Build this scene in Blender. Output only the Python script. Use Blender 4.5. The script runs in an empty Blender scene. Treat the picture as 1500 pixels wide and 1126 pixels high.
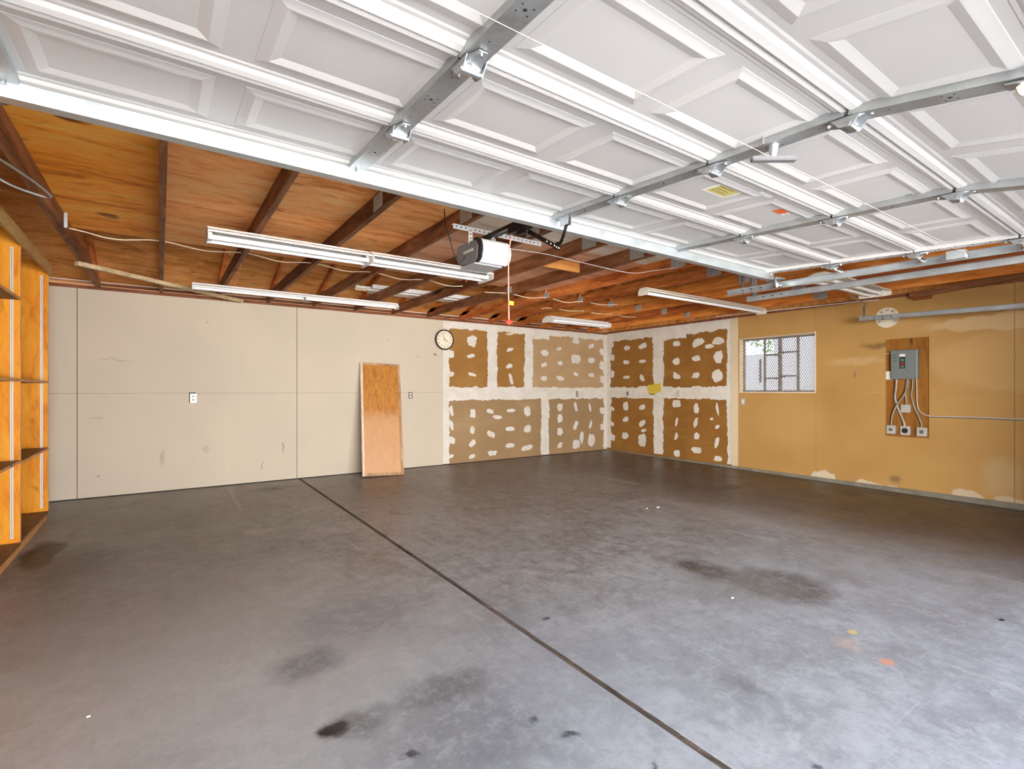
import bpy, bmesh, math, random
from mathutils import Vector, Matrix
from mathutils import noise as mnoise
random.seed(7)
SC = bpy.context.scene
COL = SC.collection
PI = math.pi

# ------------------------------------------------------------------ camera
H = 1.28
cam = bpy.data.cameras.new('camera'); cam_o = bpy.data.objects.new('camera', cam); COL.objects.link(cam_o)
cam.sensor_width = 36.0; cam.lens = 739.0 / 1500 * 36.0
cam.shift_y = 8.5 / 1500
cam.clip_start = 0.02; cam.clip_end = 200
cam_o.location = (0, 0, H)
cam_o.rotation_euler = (PI / 2, 0, -math.radians(34.9))
SC.camera = cam_o
SC.view_settings.view_transform = 'Standard'
SC.view_settings.look = 'None'
SC.view_settings.gamma = 1
SC.view_settings.use_curve_mapping = False
SC.view_settings.exposure = 0.62

# ------------------------------------------------------------------ world, sun
w = bpy.data.worlds.new('world'); SC.world = w; w.use_nodes = True
wn = w.node_tree.nodes; wl = w.node_tree.links
bg = wn['Background']
tc = wn.new('ShaderNodeTexCoord'); sx = wn.new('ShaderNodeSeparateXYZ'); rp = wn.new('ShaderNodeValToRGB')
wl.new(tc.outputs['Generated'], sx.inputs[0]); wl.new(sx.outputs['Z'], rp.inputs[0])
rp.color_ramp.elements[0].position = 0.0; rp.color_ramp.elements[0].color = (0.86, 0.93, 1.0, 1)
rp.color_ramp.elements[1].position = 0.7; rp.color_ramp.elements[1].color = (0.42, 0.62, 1.0, 1)
wl.new(rp.outputs[0], bg.inputs[0]); bg.inputs[1].default_value = 3.2
sun = bpy.data.lights.new('sun', 'SUN'); sun_o = bpy.data.objects.new('sun', sun); COL.objects.link(sun_o)
sun.energy = 5.5; sun.color = (1.0, 0.93, 0.82); sun.angle = 0.01
d = Vector((-0.03, 0.25, -1.0)); sun_o.rotation_euler = d.to_track_quat('-Z', 'Y').to_euler()
sun_o.location = (-6, 0, 12)
# added area lamps that boost daylight through the open doorway (behind the camera)
def area(name, loc, size, sizey, power, color, direction):
    l = bpy.data.lights.new(name, 'AREA'); l.shape = 'RECTANGLE'; l.size = size; l.size_y = sizey
    l.energy = power; l.color = color
    o = bpy.data.objects.new(name, l); COL.objects.link(o); o.location = loc
    o.rotation_euler = Vector(direction).to_track_quat('-Z', 'Z').to_euler(); return o
area('street_fill', (-1.0, -8.0, 0.78), 14.0, 1.55, 2300, (1.0, 0.95, 0.88), (0, 1, 0))  # added low fill lamp, lifts the back wall and ceiling
area('side_fill', (-8.0, -6.5, 1.2), 6.0, 2.2, 1800, (1.0, 0.93, 0.82), (1, 0.75, 0))  # added fill lamp from the left, brightens the right wall
area('doorway_fill', (0.9, -0.9, 0.9), 3.4, 1.6, 34, (1.0, 0.98, 0.96), (0, 1, 0))  # added soft fill lamp just outside the opening

# ------------------------------------------------------------------ materials
def new_mat(name):
    m = bpy.data.materials.new(name); m.use_nodes = True
    n = m.node_tree.nodes; l = m.node_tree.links
    return m, n, l, n['Principled BSDF']
class G:
    """small node-graph helper"""
    def __init__(s, m): s.m = m; s.n = m.node_tree.nodes; s.l = m.node_tree.links; s.b = s.n['Principled BSDF']
    def pos(s):
        if not hasattr(s, '_p'): s._p = s.n.new('ShaderNodeNewGeometry')
        return s._p.outputs['Position']
    def obj(s):
        if not hasattr(s, '_o'): s._o = s.n.new('ShaderNodeTexCoord')
        return s._o.outputs['Object']
    def rnd(s):
        if not hasattr(s, '_r'): s._r = s.n.new('ShaderNodeObjectInfo')
        return s._r.outputs['Random']
    def mapping(s, v, scale=(1,1,1), loc=(0,0,0), rot=(0,0,0)):
        m = s.n.new('ShaderNodeMapping'); s.l.new(v, m.inputs[0])
        m.inputs['Scale'].default_value = scale; m.inputs['Location'].default_value = loc; m.inputs['Rotation'].default_value = rot
        return m.outputs[0]
    def noise(s, v, scale, detail=4, rough=0.55, dist=0.0):
        t = s.n.new('ShaderNodeTexNoise'); s.l.new(v, t.inputs['Vector'])
        t.inputs['Scale'].default_value = scale; t.inputs['Detail'].default_value = detail
        t.inputs['Roughness'].default_value = rough; t.inputs['Distortion'].default_value = dist
        return t.outputs['Fac']
    def math(s, op, a, b=None, clamp=False):
        t = s.n.new('ShaderNodeMath'); t.operation = op; t.use_clamp = clamp
        for i, v in enumerate((a, b)):
            if v is None: continue
            if isinstance(v, (int, float)): t.inputs[i].default_value = v
            else: s.l.new(v, t.inputs[i])
        return t.outputs[0]
    def vadd(s, a, b):
        t = s.n.new('ShaderNodeVectorMath'); t.operation = 'ADD'
        for i, v in enumerate((a, b)):
            if isinstance(v, tuple): t.inputs[i].default_value = v
            else: s.l.new(v, t.inputs[i])
        return t.outputs[0]
    def rng(s, v, a, b, c=0.0, d=1.0, smooth=True):
        t = s.n.new('ShaderNodeMapRange'); s.l.new(v, t.inputs[0]); t.clamp = True
        if smooth: t.interpolation_type = 'SMOOTHSTEP'
        for i, x in enumerate((a, b, c, d)): t.inputs[i + 1].default_value = x
        return t.outputs[0]
    def mix(s, f, a, b, mode='MIX'):
        t = s.n.new('ShaderNodeMix'); t.data_type = 'RGBA'; t.blend_type = mode
        if isinstance(f, (int, float)): t.inputs[0].default_value = f
        else: s.l.new(f, t.inputs[0])
        for i, v in ((6, a), (7, b)):
            if isinstance(v, tuple): t.inputs[i].default_value = v + (1,) if len(v) == 3 else v
            else: s.l.new(v, t.inputs[i])
        return t.outputs[2]
    def blob(s, v, c, r, soft=0.35, axes=(1, 1, 1)):
        """1 inside an ellipsoid at c of radii r, fading outward; v is a (warped) position"""
        sc = tuple(1.0 / k if k else 0.0 for k in r)
        mp = s.mapping(v, scale=sc, loc=tuple(-ci * k for ci, k in zip(c, sc)))
        ln = s.n.new('ShaderNodeVectorMath'); ln.operation = 'LENGTH'; s.l.new(mp, ln.inputs[0])
        return s.rng(ln.outputs['Value'], 1.0 + soft, 1.0 - soft, 0, 1)
    def warp(s, v, scale, amt, detail=3):
        t = s.n.new('ShaderNodeTexNoise'); s.l.new(v, t.inputs['Vector']); t.inputs['Scale'].default_value = scale; t.inputs['Detail'].default_value = detail
        a = s.n.new('ShaderNodeVectorMath'); a.operation = 'SUBTRACT'; s.l.new(t.outputs['Color'], a.inputs[0]); a.inputs[1].default_value = (.5, .5, .5)
        b = s.n.new('ShaderNodeVectorMath'); b.operation = 'SCALE'; s.l.new(a.outputs[0], b.inputs[0]); b.inputs[3].default_value = amt
        return s.vadd(v, b.outputs[0])
    def bump(s, h, strength=0.2, dist=0.002):
        t = s.n.new('ShaderNodeBump'); s.l.new(h, t.inputs['Height']); t.inputs['Strength'].default_value = strength
        t.inputs['Distance'].default_value = dist; s.l.new(t.outputs[0], s.b.inputs['Normal'])
    def out(s, color=None, rough=None, metal=None):
        for k, v in (('Base Color', color), ('Roughness', rough), ('Metallic', metal)):
            if v is None: continue
            if isinstance(v, tuple): s.b.inputs[k].default_value = v + (1,)
            elif isinstance(v, (int, float)): s.b.inputs[k].default_value = v
            else: s.l.new(v, s.b.inputs[k])
        return s.m
def mk(name):
    return G(bpy.data.materials.new(name)) if False else G(_um(name))
def _um(name):
    m = bpy.data.materials.new(name); m.use_nodes = True; return m
def plain(name, color, rough=0.6, metal=0.0, var=0.06, scale=12.0):
    g = mk(name); v = g.obj()
    n = g.noise(v, scale, 3)
    c2 = tuple(max(0, c * (1 - var * 2)) for c in color); c1 = tuple(min(1, c * (1 + var)) for c in color)
    return g.out(g.mix(n, c2, c1), rough, metal)
def wood(name, dark, mid, light, axis='X', grain=26.0, stretch=9.0, rough=0.6, perobj=0.25, coord='obj', knots=True, bumpy=0.15, warp=0.12):
    """grain runs along axis"""
    g = mk(name); v = g.pos() if coord == 'pos' else g.obj()
    off = g.n.new('ShaderNodeVectorMath'); off.operation = 'SCALE'
    comb = g.n.new('ShaderNodeCombineXYZ')
    for i in range(3): g.l.new(g.rnd(), comb.inputs[i])
    g.l.new(comb.outputs[0], off.inputs[0]); off.inputs[3].default_value = 23.0
    v2 = g.vadd(v, off.outputs[0])
    sc = {'X': (1 / stretch, 1, 1), 'Y': (1, 1 / stretch, 1), 'Z': (1, 1, 1 / stretch)}[axis]
    wv = g.warp(v2, 1.7, warp)
    m = g.mapping(wv, scale=sc)
    a = g.noise(m, grain, 6, 0.68, 0.5)
    b = g.noise(m, grain * 0.22, 3, 0.5, 1.2)
    f = g.math('ADD', g.math('MULTIPLY', a, 0.62), g.math('MULTIPLY', b, 0.38))
    r = g.n.new('ShaderNodeValToRGB'); g.l.new(f, r.inputs[0]); e = r.color_ramp.elements
    e[0].position = 0.37; e[0].color = dark + (1,); e[1].position = 0.62; e[1].color = light + (1,)
    k = e.new(0.48); k.color = mid + (1,)
    c = r.outputs[0]
    if knots:
        kn = g.noise(g.mapping(v2, scale=tuple(x * 2.2 if x == 1 else x * 4.5 for x in sc)), 2.6, 2, 0.4)
        c = g.mix(g.rng(kn, 0.69, 0.76), c, tuple(x * 0.35 for x in dark))
    fl_ = g.noise(g.mapping(wv, scale=tuple(x * 0.8 for x in sc)), grain * 1.6, 3, 0.5)
    c = g.mix(g.math('MULTIPLY', g.rng(fl_, 0.60, 0.70), 0.35), c, tuple(x * 0.6 for x in dark))
    blot = g.noise(v2, 1.5, 3)
    c = g.mix(g.rng(blot, 0.3, 0.75), c, g.mix(0.22, c, dark, 'MIX'))
    if perobj:
        hs = g.n.new('ShaderNodeHueSaturation'); g.l.new(c, hs.inputs['Color'])
        g.l.new(g.rng(g.rnd(), 0, 1, 1 - perobj, 1 + perobj, False), hs.inputs['Value']); c = hs.outputs[0]
    g.bump(f, bumpy, 0.002); g.b.inputs['Specular IOR Level'].default_value = 0.2
    return g.out(c, rough)
def galv(name, col=(0.62, 0.66, 0.69), rough=0.38, metal=0.85):
    g = mk(name); v = g.obj()
    n = g.noise(v, 7.0, 4, 0.6); sp = g.noise(v, 60, 2)
    c = g.mix(n, tuple(x * 0.72 for x in col), tuple(min(1, x * 1.15) for x in col))
    c = g.mix(g.math('MULTIPLY', sp, 0.3), c, (0.85, 0.88, 0.9))
    return g.out(c, g.rng(n, 0.2, 0.8, rough - 0.08, rough + 0.14), metal)

M = {}
# concrete floor with its stains and a painted-in sky reflection (all in real floor coordinates)
def floor_mat():
    g = mk('garage_concrete'); p = g.pos()
    flat = g.mapping(p, scale=(1, 1, 0))
    big = g.noise(g.warp(flat, 0.8, 0.8), 0.7, 5, 0.6, 0.4); mid = g.noise(g.warp(flat, 2, 0.3), 2.6, 8, 0.68, 0.3)
    fine = g.noise(flat, 16, 8, 0.75); grit = g.noise(flat, 130, 3, 0.7)
    tro = g.noise(g.mapping(flat, scale=(2.0, 0.7, 1), rot=(0, 0, -0.35)), 3.2, 8, 0.7, 0.5)
    c = g.mix(g.rng(big, 0.35, 0.65), (0.232, 0.222, 0.204), (0.345, 0.348, 0.342))
    c = g.mix(g.math('MULTIPLY', g.rng(mid, 0.49, 0.62), 0.55), c, (0.42, 0.415, 0.41))
    c = g.mix(g.math('MULTIPLY', g.rng(mid, 0.48, 0.36), 0.50), c, (0.13, 0.115, 0.102))
    c = g.mix(g.math('MULTIPLY', g.rng(tro, 0.52, 0.62), 0.38), c, (0.12, 0.105, 0.092))
    c = g.mix(g.math('MULTIPLY', g.rng(fine, 0.50, 0.62), 0.40), c, (0.46, 0.46, 0.46))
    c = g.mix(g.math('MULTIPLY', g.rng(fine, 0.48, 0.36), 0.42), c, (0.12, 0.115, 0.11))
    c = g.mix(g.math('MULTIPLY', g.rng(grit, 0.60, 0.72), 0.40), c, (0.56, 0.56, 0.56))
    blo = g.noise(g.warp(flat, 6, 0.12), 7.5, 10, 0.8); sp = g.noise(flat, 48, 6, 0.8)
    c = g.mix(g.math('MULTIPLY', g.rng(blo, 0.51, 0.60), 0.42), c, (0.50, 0.50, 0.50))
    c = g.mix(g.math('MULTIPLY', g.rng(blo, 0.47, 0.38), 0.40), c, (0.13, 0.125, 0.12))
    c = g.mix(g.math('MULTIPLY', g.rng(sp, 0.54, 0.64), 0.40), c, (0.50, 0.50, 0.50))
    c = g.mix(g.math('MULTIPLY', g.rng(sp, 0.45, 0.34), 0.45), c, (0.10, 0.095, 0.09))
    scr = g.noise(g.mapping(flat, scale=(0.5, 14, 1), rot=(0, 0, 0.9)), 3.0, 3, 0.5)
    scr2 = g.noise(g.mapping(flat, scale=(14, 0.6, 1), rot=(0, 0, 0.35)), 3.0, 3, 0.5)
    c = g.mix(g.math('MULTIPLY', g.math('MAXIMUM', g.rng(scr, 0.68, 0.72), g.rng(scr2, 0.68, 0.72)), 0.35), c, (0.55, 0.55, 0.55))
    vo = g.n.new('ShaderNodeTexVoronoi'); g.l.new(flat, vo.inputs['Vector']); vo.inputs['Scale'].default_value = 3.0
    c = g.mix(g.math('MULTIPLY', g.rng(vo.outputs['Distance'], 0.028, 0.015), 0.7), c, (0.68, 0.67, 0.65))
    vo2 = g.n.new('ShaderNodeTexVoronoi'); g.l.new(g.warp(g.mapping(flat, loc=(3.3, 1.7, 0)), 30, 0.03), vo2.inputs['Vector']); vo2.inputs['Scale'].default_value = 2.2
    c = g.mix(g.math('MULTIPLY', g.rng(vo2.outputs['Distance'], 0.035, 0.02), 0.75), c, (0.05, 0.05, 0.055))
    wv = g.warp(flat, 2.6, 0.34, 5); wv2 = g.warp(g.warp(flat, 9, 0.14, 5), 40, 0.035, 4)
    brk = g.math('MULTIPLY', g.rng(g.noise(flat, 11, 9, 0.75), 0.40, 0.52, 0.45, 1.0), g.rng(g.noise(flat, 55, 4, 0.7), 0.36, 0.48, 0.6, 1.0))
    def st(c, cc, col, amt, v=wv, soft=0.35):
        (x, y, rx, ry) = cc
        m_ = g.blob(v, (x, y, 0), (rx, ry, 1e3), soft)
        if v is wv2: m_ = g.math('MULTIPLY', m_, brk)
        return g.mix(g.math('MULTIPLY', m_, amt), c, col)
    # sky reflection on the front half of the slab, painted as lighter bluish colour
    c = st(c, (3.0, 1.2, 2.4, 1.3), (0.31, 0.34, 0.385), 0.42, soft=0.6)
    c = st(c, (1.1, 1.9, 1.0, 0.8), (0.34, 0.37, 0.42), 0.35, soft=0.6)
    c = st(c, (0.0, 2.9, 1.2, 1.2), (0.50, 0.485, 0.45), 0.6, soft=0.7)  # paler near-left area
    # browner, darker areas in front of the right and back walls
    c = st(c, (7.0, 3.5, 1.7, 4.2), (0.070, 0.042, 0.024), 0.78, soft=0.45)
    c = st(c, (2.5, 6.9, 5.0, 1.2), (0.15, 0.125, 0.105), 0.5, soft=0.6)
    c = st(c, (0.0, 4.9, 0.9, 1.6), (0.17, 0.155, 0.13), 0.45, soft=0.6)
    # oil stains
    c = st(c, (3.32, 2.24, 0.14, 0.24), (0.045, 0.034, 0.026), 1.0, wv2, 0.45)
    c = st(c, (3.50, 1.78, 0.30, 0.30), (0.12, 0.112, 0.105), 1.0, wv2, 0.3)
    c = st(c, (3.30, 1.98, 0.38, 0.38), (0.19, 0.18, 0.165), 0.55, wv2, 0.5)
    c = st(c, (0.56, 2.03, 0.060, 0.045), (0.02, 0.018, 0.016), 1.0, g.warp(flat, 18, 0.07, 4), 0.4)
    c = st(c, (0.66, 2.02, 0.10, 0.09), (0.07, 0.068, 0.065), 0.6, wv2, 0.6)
    c = st(c, (1.03, 2.02, 0.22, 0.10), (0.09, 0.088, 0.085), 0.6, wv2, 0.6)
    c = st(c, (0.98, 1.70, 0.35, 0.26), (0.12, 0.125, 0.135), 0.55, wv2, 0.6)
    c = st(c, (0.60, 2.58, 0.16, 0.13), (0.10, 0.105, 0.115), 0.65, wv2, 0.6)
    c = st(c, (0.95, 2.95, 0.35, 0.30), (0.15, 0.16, 0.18), 0.5, wv2, 0.6)
    c = st(c, (-0.78, 5.40, 0.13, 0.42), (0.015, 0.013, 0.012), 1.0, wv, 0.3)
    c = st(c, (-0.55, 5.0, 0.30, 0.45), (0.10, 0.085, 0.07), 0.6, wv2, 0.6)
    c = st(c, (1.15, 7.20, 0.18, 0.14), (0.03, 0.024, 0.02), 1.0, wv2, 0.5)
    c = st(c, (1.45, 7.20, 0.14, 0.05), (0.06, 0.05, 0.045), 0.8, wv2, 0.5)
    c = st(c, (6.33, 3.91, 0.20, 0.13), (0.02, 0.015, 0.012), 1.0, wv2, 0.4)
    c = st(c, (2.19, 1.29, 0.06, 0.10), (0.13, 0.13, 0.14), 0.6, wv2, 0.6)
    # pale scuffs and paint
    c = st(c, (0.75, 5.18, 0.12, 0.10), (0.45, 0.43, 0.40), 0.55, wv2, 0.4)
    c = st(c, (5.45, 5.1, 0.05, 0.42), (0.48, 0.47, 0.46), 0.6, wv2, 0.5)
    c = st(c, (2.2, 2.94, 0.05, 0.05), (0.5, 0.5, 0.5), 0.5, wv2, 0.5)
    c = st(c, (4.95, 3.2, 0.16, 0.8), (0.42, 0.40, 0.38), 0.5, wv2, 0.6)
    c = st(c, (3.15, 1.215, 0.028, 0.022), (0.62, 0.48, 0.16), 0.85, flat, 0.4)
    c = st(c, (2.97, 1.18, 0.07, 0.06), (0.55, 0.38, 0.30), 0.5, wv2, 0.5)
    c = st(c, (2.95, 0.985, 0.035, 0.028), (0.65, 0.27, 0.15), 0.75, flat, 0.5)
    for x, y in ((1.24, 1.63), (1.32, 1.47), (1.93, 0.87), (1.84, 2.31), (1.45, 1.2), (0.75, 1.72)):
        c = st(c, (x, y, 0.022, 0.018), (0.03, 0.035, 0.05), 0.85, wv2, 0.6)
    rough = g.rng(g.math('ADD', g.math('MULTIPLY', mid, 0.6), g.math('MULTIPLY', fine, 0.4)), 0.3, 0.7, 0.30, 0.56)
    g.bump(g.math('ADD', g.math('MULTIPLY', fine, 0.6), g.math('MULTIPLY', grit, 0.25)), 0.25, 0.002)
    g.b.inputs['Specular IOR Level'].default_value = 0.5
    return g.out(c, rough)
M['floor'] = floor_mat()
M['curb'] = plain('concrete_curb', (0.23, 0.21, 0.17), 0.9, 0, 0.3, 9)
M['strip_wood'] = wood('expansion_strip_wood', (0.05, 0.035, 0.025), (0.13, 0.10, 0.08), (0.24, 0.17, 0.13), 'Y', 40, 8, 0.85, 0.2)

def painted_wall(name, col, low, marks=(), joint_tint=None):
    g = mk(name); p = g.pos()
    n = g.noise(p, 1.2, 4, 0.55); f = g.noise(p, 5.5, 5, 0.65)
    c = g.mix(g.rng(n, 0.3, 0.7), col, low)
    c = g.mix(g.math('MULTIPLY', g.rng(f, 0.6, 0.8), 0.12), c, tuple(x * 0.55 for x in col))
    wv = g.warp(p, 7, 0.12, 4)
    for (cc, r, kc, amt, soft) in marks:
        c = g.mix(g.math('MULTIPLY', g.blob(wv, cc, r, soft), amt), c, kc)
    # scattered nail pops and scuffs
    vo = g.n.new('ShaderNodeTexVoronoi'); g.l.new(g.warp(p, 3, 0.2), vo.inputs['Vector']); vo.inputs['Scale'].default_value = 2.3
    c = g.mix(g.math('MULTIPLY', g.rng(vo.outputs['Distance'], 0.05, 0.02), 0.5), c, tuple(x * 0.4 for x in col))
    g.bump(f, 0.08, 0.002); g.b.inputs['Specular IOR Level'].default_value = 0.25
    return g.out(c, 0.62)
dk = (0.20, 0.18, 0.16)
M['wall_cream'] = painted_wall('cream_painted_drywall', (0.55, 0.475, 0.375), (0.515, 0.45, 0.36), [
    ((0.02, 7.75, 0.42), (0.03, 9, 0.09), dk, 0.35, 0.6), ((0.5, 7.75, 0.5), (0.04, 9, 0.05), dk, 0.3, 0.6),
    ((1.44, 7.75, 0.45), (0.012, 9, 0.08), dk, 0.6, 0.5), ((1.18, 7.75, 0.25), (0.012, 9, 0.05), dk, 0.5, 0.5),
    ((-0.45, 7.75, 1.65), (0.16, 9, 0.01), dk, 0.35, 0.6), ((3.83, 7.75, 1.88), (0.03, 9, 0.012), (0.15, 0.1, 0.06), 0.8, 0.4),
    ((0.1, 7.75, 1.75), (0.2, 9, 0.12), (0.46, 0.42, 0.37), 0.18, 0.8), ((-0.6, 7.75, 0.95), (0.05, 9, 0.012), dk, 0.25, 0.6)])
ye = (0.475, 0.28, 0.092)
lt = (0.54, 0.34, 0.145)
M['wall_yellow'] = painted_wall('ochre_painted_drywall', ye, (0.43, 0.24, 0.078), [
    ((7.9, 1.2, 1.62), (9, 0.98, 0.36), lt, 0.55, 0.10), ((7.9, 1.3, 2.07), (9, 0.92, 0.10), (0.62, 0.45, 0.26), 0.65, 0.12),
    ((7.9, 3.0, 1.68), (9, 0.34, 0.05), (0.62, 0.43, 0.23), 0.45, 0.5), ((7.9, 2.35, 2.12), (9, 0.25, 0.12), lt, 0.4, 0.5),
    ((7.9, 2.75, 1.88), (9, 0.16, 0.035), (0.12, 0.06, 0.03), 0.65, 0.8), ((7.9, 3.02, 1.49), (9, 0.018, 0.05), (0.16, 0.14, 0.12), 0.8, 0.5),
    ((7.9, 3.42, 0.02), (9, 0.17, 0.09), (0.62, 0.55, 0.42), 0.85, 0.12), ((7.9, 2.85, 0.0), (9, 0.16, 0.045), (0.62, 0.55, 0.42), 0.8, 0.15),
    ((7.9, 2.58, 0.0), (9, 0.10, 0.03), (0.62, 0.55, 0.42), 0.8, 0.15), ((7.9, 1.83, 0.02), (9, 0.14, 0.09), (0.60, 0.50, 0.36), 0.85, 0.12),
    ((7.9, 1.52, 0.28), (9, 0.16, 0.22), (0.55, 0.40, 0.22), 0.5, 0.5), ((7.9, 1.45, 0.02), (9, 0.14, 0.06), (0.6, 0.5, 0.36), 0.7, 0.2),
    ((7.9, 2.55, 0.12), (9, 0.05, 0.05), (0.16, 0.10, 0.06), 0.7, 0.6), ((7.9, 3.35, 1.1), (9, 0.14, 0.40), (0.36, 0.19, 0.06), 0.4, 0.7),
    ((7.9, 4.0, 0.3), (9, 0.2, 0.2), (0.36, 0.19, 0.06), 0.3, 0.8), ((7.9, 3.9, 0.8), (9, 0.5, 0.35), (0.52, 0.33, 0.14), 0.4, 0.6),
    ((7.9, 1.9, 2.4), (9, 0.7, 0.06), (0.30, 0.16, 0.06), 0.35, 0.7)])
M['wall_strip'] = painted_wall('pale_cream_strip', (0.66, 0.55, 0.38), (0.62, 0.50, 0.34))
def paper(name, a, b, streak):
    g = mk(name); p = g.pos()
    n = g.noise(p, 1.6, 4, 0.6); s_ = g.noise(g.mapping(p, scale=(0.6, 0.6, 3.5)), 1.4, 3)
    f = g.noise(p, 30, 4)
    c = g.mix(g.rng(n, 0.35, 0.65), a, b)
    c = g.mix(g.math('MULTIPLY', g.rng(s_, 0.55, 0.75), 0.5), c, streak)
    c = g.mix(g.math('MULTIPLY', f, 0.15), c, tuple(x * 0.6 for x in a))
    return g.out(c, 0.8)
M['paper'] = paper('brown_drywall_paper', (0.33, 0.165, 0.038), (0.28, 0.128, 0.024), (0.39, 0.22, 0.075))
M['paper_grey'] = paper('greyed_drywall_paper', (0.34, 0.215, 0.105), (0.30, 0.19, 0.09), (0.39, 0.27, 0.15))
M['paper_pale'] = paper('washed_drywall_paper', (0.46, 0.31, 0.165), (0.40, 0.265, 0.135), (0.50, 0.37, 0.23))
M['paper_dark'] = paper('dark_drywall_paper', (0.29, 0.130, 0.020), (0.24, 0.100, 0.014), (0.34, 0.17, 0.045))
def mud():
    g = mk('joint_compound'); p = g.pos(); n = g.noise(p, 6, 5, 0.6); f = g.noise(p, 40, 4)
    c = g.mix(g.rng(n, 0.3, 0.75), (0.68, 0.65, 0.60), (0.60, 0.55, 0.47))
    g.bump(g.math('ADD', n, g.math('MULTIPLY', f, 0.3)), 0.25, 0.003)
    return g.out(c, 0.85)
M['mud'] = mud()
M['spray'] = plain('yellow_spray_paint', (0.66, 0.50, 0.05), 0.6, 0, 0.2, 30)
M['ply_orange'] = wood('orange_plywood', (0.55, 0.14, 0.006), (0.95, 0.34, 0.025), (0.98, 0.52, 0.09), 'X', 13, 4, 0.6, 0.08, 'pos', warp=0.22)
M['ply_salmon'] = wood('salmon_plywood', (0.62, 0.20, 0.045), (0.96, 0.42, 0.13), (0.98, 0.60, 0.25), 'X', 13, 4, 0.65, 0.08, 'pos', warp=0.22)
M['ply_brown'] = wood('brown_roof_plywood', (0.34, 0.12, 0.022), (0.62, 0.26, 0.065), (0.80, 0.40, 0.14), 'X', 13, 4, 0.7, 0.1, 'pos', warp=0.2)
M['ply_pale'] = wood('pale_plywood', (0.62, 0.44, 0.28), (0.80, 0.68, 0.52), (0.90, 0.82, 0.70), 'X', 9, 5, 0.7, 0.08, 'pos', knots=False)
M['ply_pink'] = wood('pinkish_plywood', (0.50, 0.21, 0.10), (0.70, 0.35, 0.19), (0.80, 0.50, 0.32), 'X', 14, 7, 0.7, 0.08, 'pos')
M['joist'] = wood('joist_lumber', (0.095, 0.033, 0.013), (0.22, 0.082, 0.033), (0.36, 0.16, 0.07), 'Y', 22, 10, 0.62, 0.25)
M['joist_red'] = wood('red_joist_lumber', (0.22, 0.05, 0.013), (0.46, 0.125, 0.028), (0.66, 0.24, 0.06), 'Y', 22, 10, 0.6, 0.3)
M['joist_orange'] = wood('orange_joist_lumber', (0.36, 0.09, 0.015), (0.62, 0.20, 0.035), (0.78, 0.32, 0.075), 'Y', 22, 10, 0.6, 0.2)
M['plate_wood'] = wood('plate_lumber', (0.11, 0.032, 0.014), (0.20, 0.07, 0.032), (0.30, 0.13, 0.065), 'X', 22, 10, 0.7, 0.15)
M['block_wood'] = wood('blocking_lumber', (0.42, 0.14, 0.025), (0.66, 0.27, 0.06), (0.78, 0.38, 0.12), 'X', 22, 8, 0.6, 0.1)
M['raw_2x4'] = wood('raw_lumber', (0.36, 0.25, 0.14), (0.52, 0.39, 0.23), (0.66, 0.52, 0.33), 'X', 28, 10, 0.7, 0.1)
M['fascia_wood'] = wood('shelf_fascia_wood', (0.40, 0.21, 0.07), (0.56, 0.32, 0.11), (0.66, 0.42, 0.17), 'Y', 24, 8, 0.55, 0.05)
M['shelf_ply'] = wood('orange_shelf_plywood', (0.56, 0.17, 0.006), (0.76, 0.28, 0.014), (0.84, 0.38, 0.035), 'Z', 12, 4, 0.42, 0.05, bumpy=0.05)
M['shelf_edge'] = wood('shelf_edge_wood', (0.42, 0.17, 0.04), (0.58, 0.27, 0.08), (0.66, 0.36, 0.13), 'Z', 24, 8, 0.5, 0.05)
M['shelf_dark'] = wood('dark_shelf_board', (0.10, 0.05, 0.025), (0.17, 0.09, 0.045), (0.24, 0.14, 0.075), 'Y', 20, 8, 0.5, 0.05)
def door_white():
    g = mk('white_door_steel'); v = g.obj(); n = g.noise(v, 3, 4); f = g.noise(g.mapping(v, scale=(30, 3, 3)), 9, 3)
    c = g.mix(n, (0.52, 0.510, 0.50), (0.58, 0.572, 0.562))
    g.bump(f, 0.06, 0.001)
    return g.out(c, 0.42)
M['door_white'] = door_white()
M['galv'] = galv('galvanised_steel', (0.42, 0.45, 0.47), 0.36, 0.9)
M['galv_dark'] = galv('dull_galvanised_steel', (0.40, 0.43, 0.44), 0.42, 0.8)
M['strut'] = galv('bright_strut_steel', (0.47, 0.52, 0.55), 0.40, 0.75)
M['bolt'] = galv('bolt_steel', (0.62, 0.62, 0.62), 0.25, 1.0)
M['standard'] = plain('pale_metal_standard', (0.62, 0.62, 0.60), 0.4, 0.3, 0.02)
M['black_steel'] = plain('black_steel', (0.022, 0.018, 0.015), 0.4, 0.5, 0.2)
M['hole'] = plain('dark_hole', (0.02, 0.02, 0.02), 0.9)
M['fix_white'] = plain('white_enamel', (0.80, 0.79, 0.77), 0.35, 0, 0.03)
M['tube'] = plain('fluorescent_glass', (0.88, 0.88, 0.88), 0.2, 0, 0.01)
M['fix_cream'] = plain('aged_white_enamel', (0.72, 0.66, 0.56), 0.4, 0, 0.08)
M['socket'] = plain('socket_plastic', (0.55, 0.53, 0.50), 0.5)
M['white_plastic'] = plain('white_plastic', (0.80, 0.78, 0.74), 0.35, 0, 0.02)
M['brown_plastic'] = plain('brown_plastic', (0.10, 0.065, 0.045), 0.45)
M['lens'] = plain('opener_lens', (0.76, 0.76, 0.77), 0.35, 0, 0.02)
M['grey_plastic'] = plain('grey_plastic', (0.17, 0.17, 0.175), 0.45, 0, 0.04)
M['grey_under'] = plain('light_grey_plastic', (0.34, 0.35, 0.37), 0.45, 0, 0.04)
M['black'] = plain('black_plastic', (0.02, 0.02, 0.02), 0.4)
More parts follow.
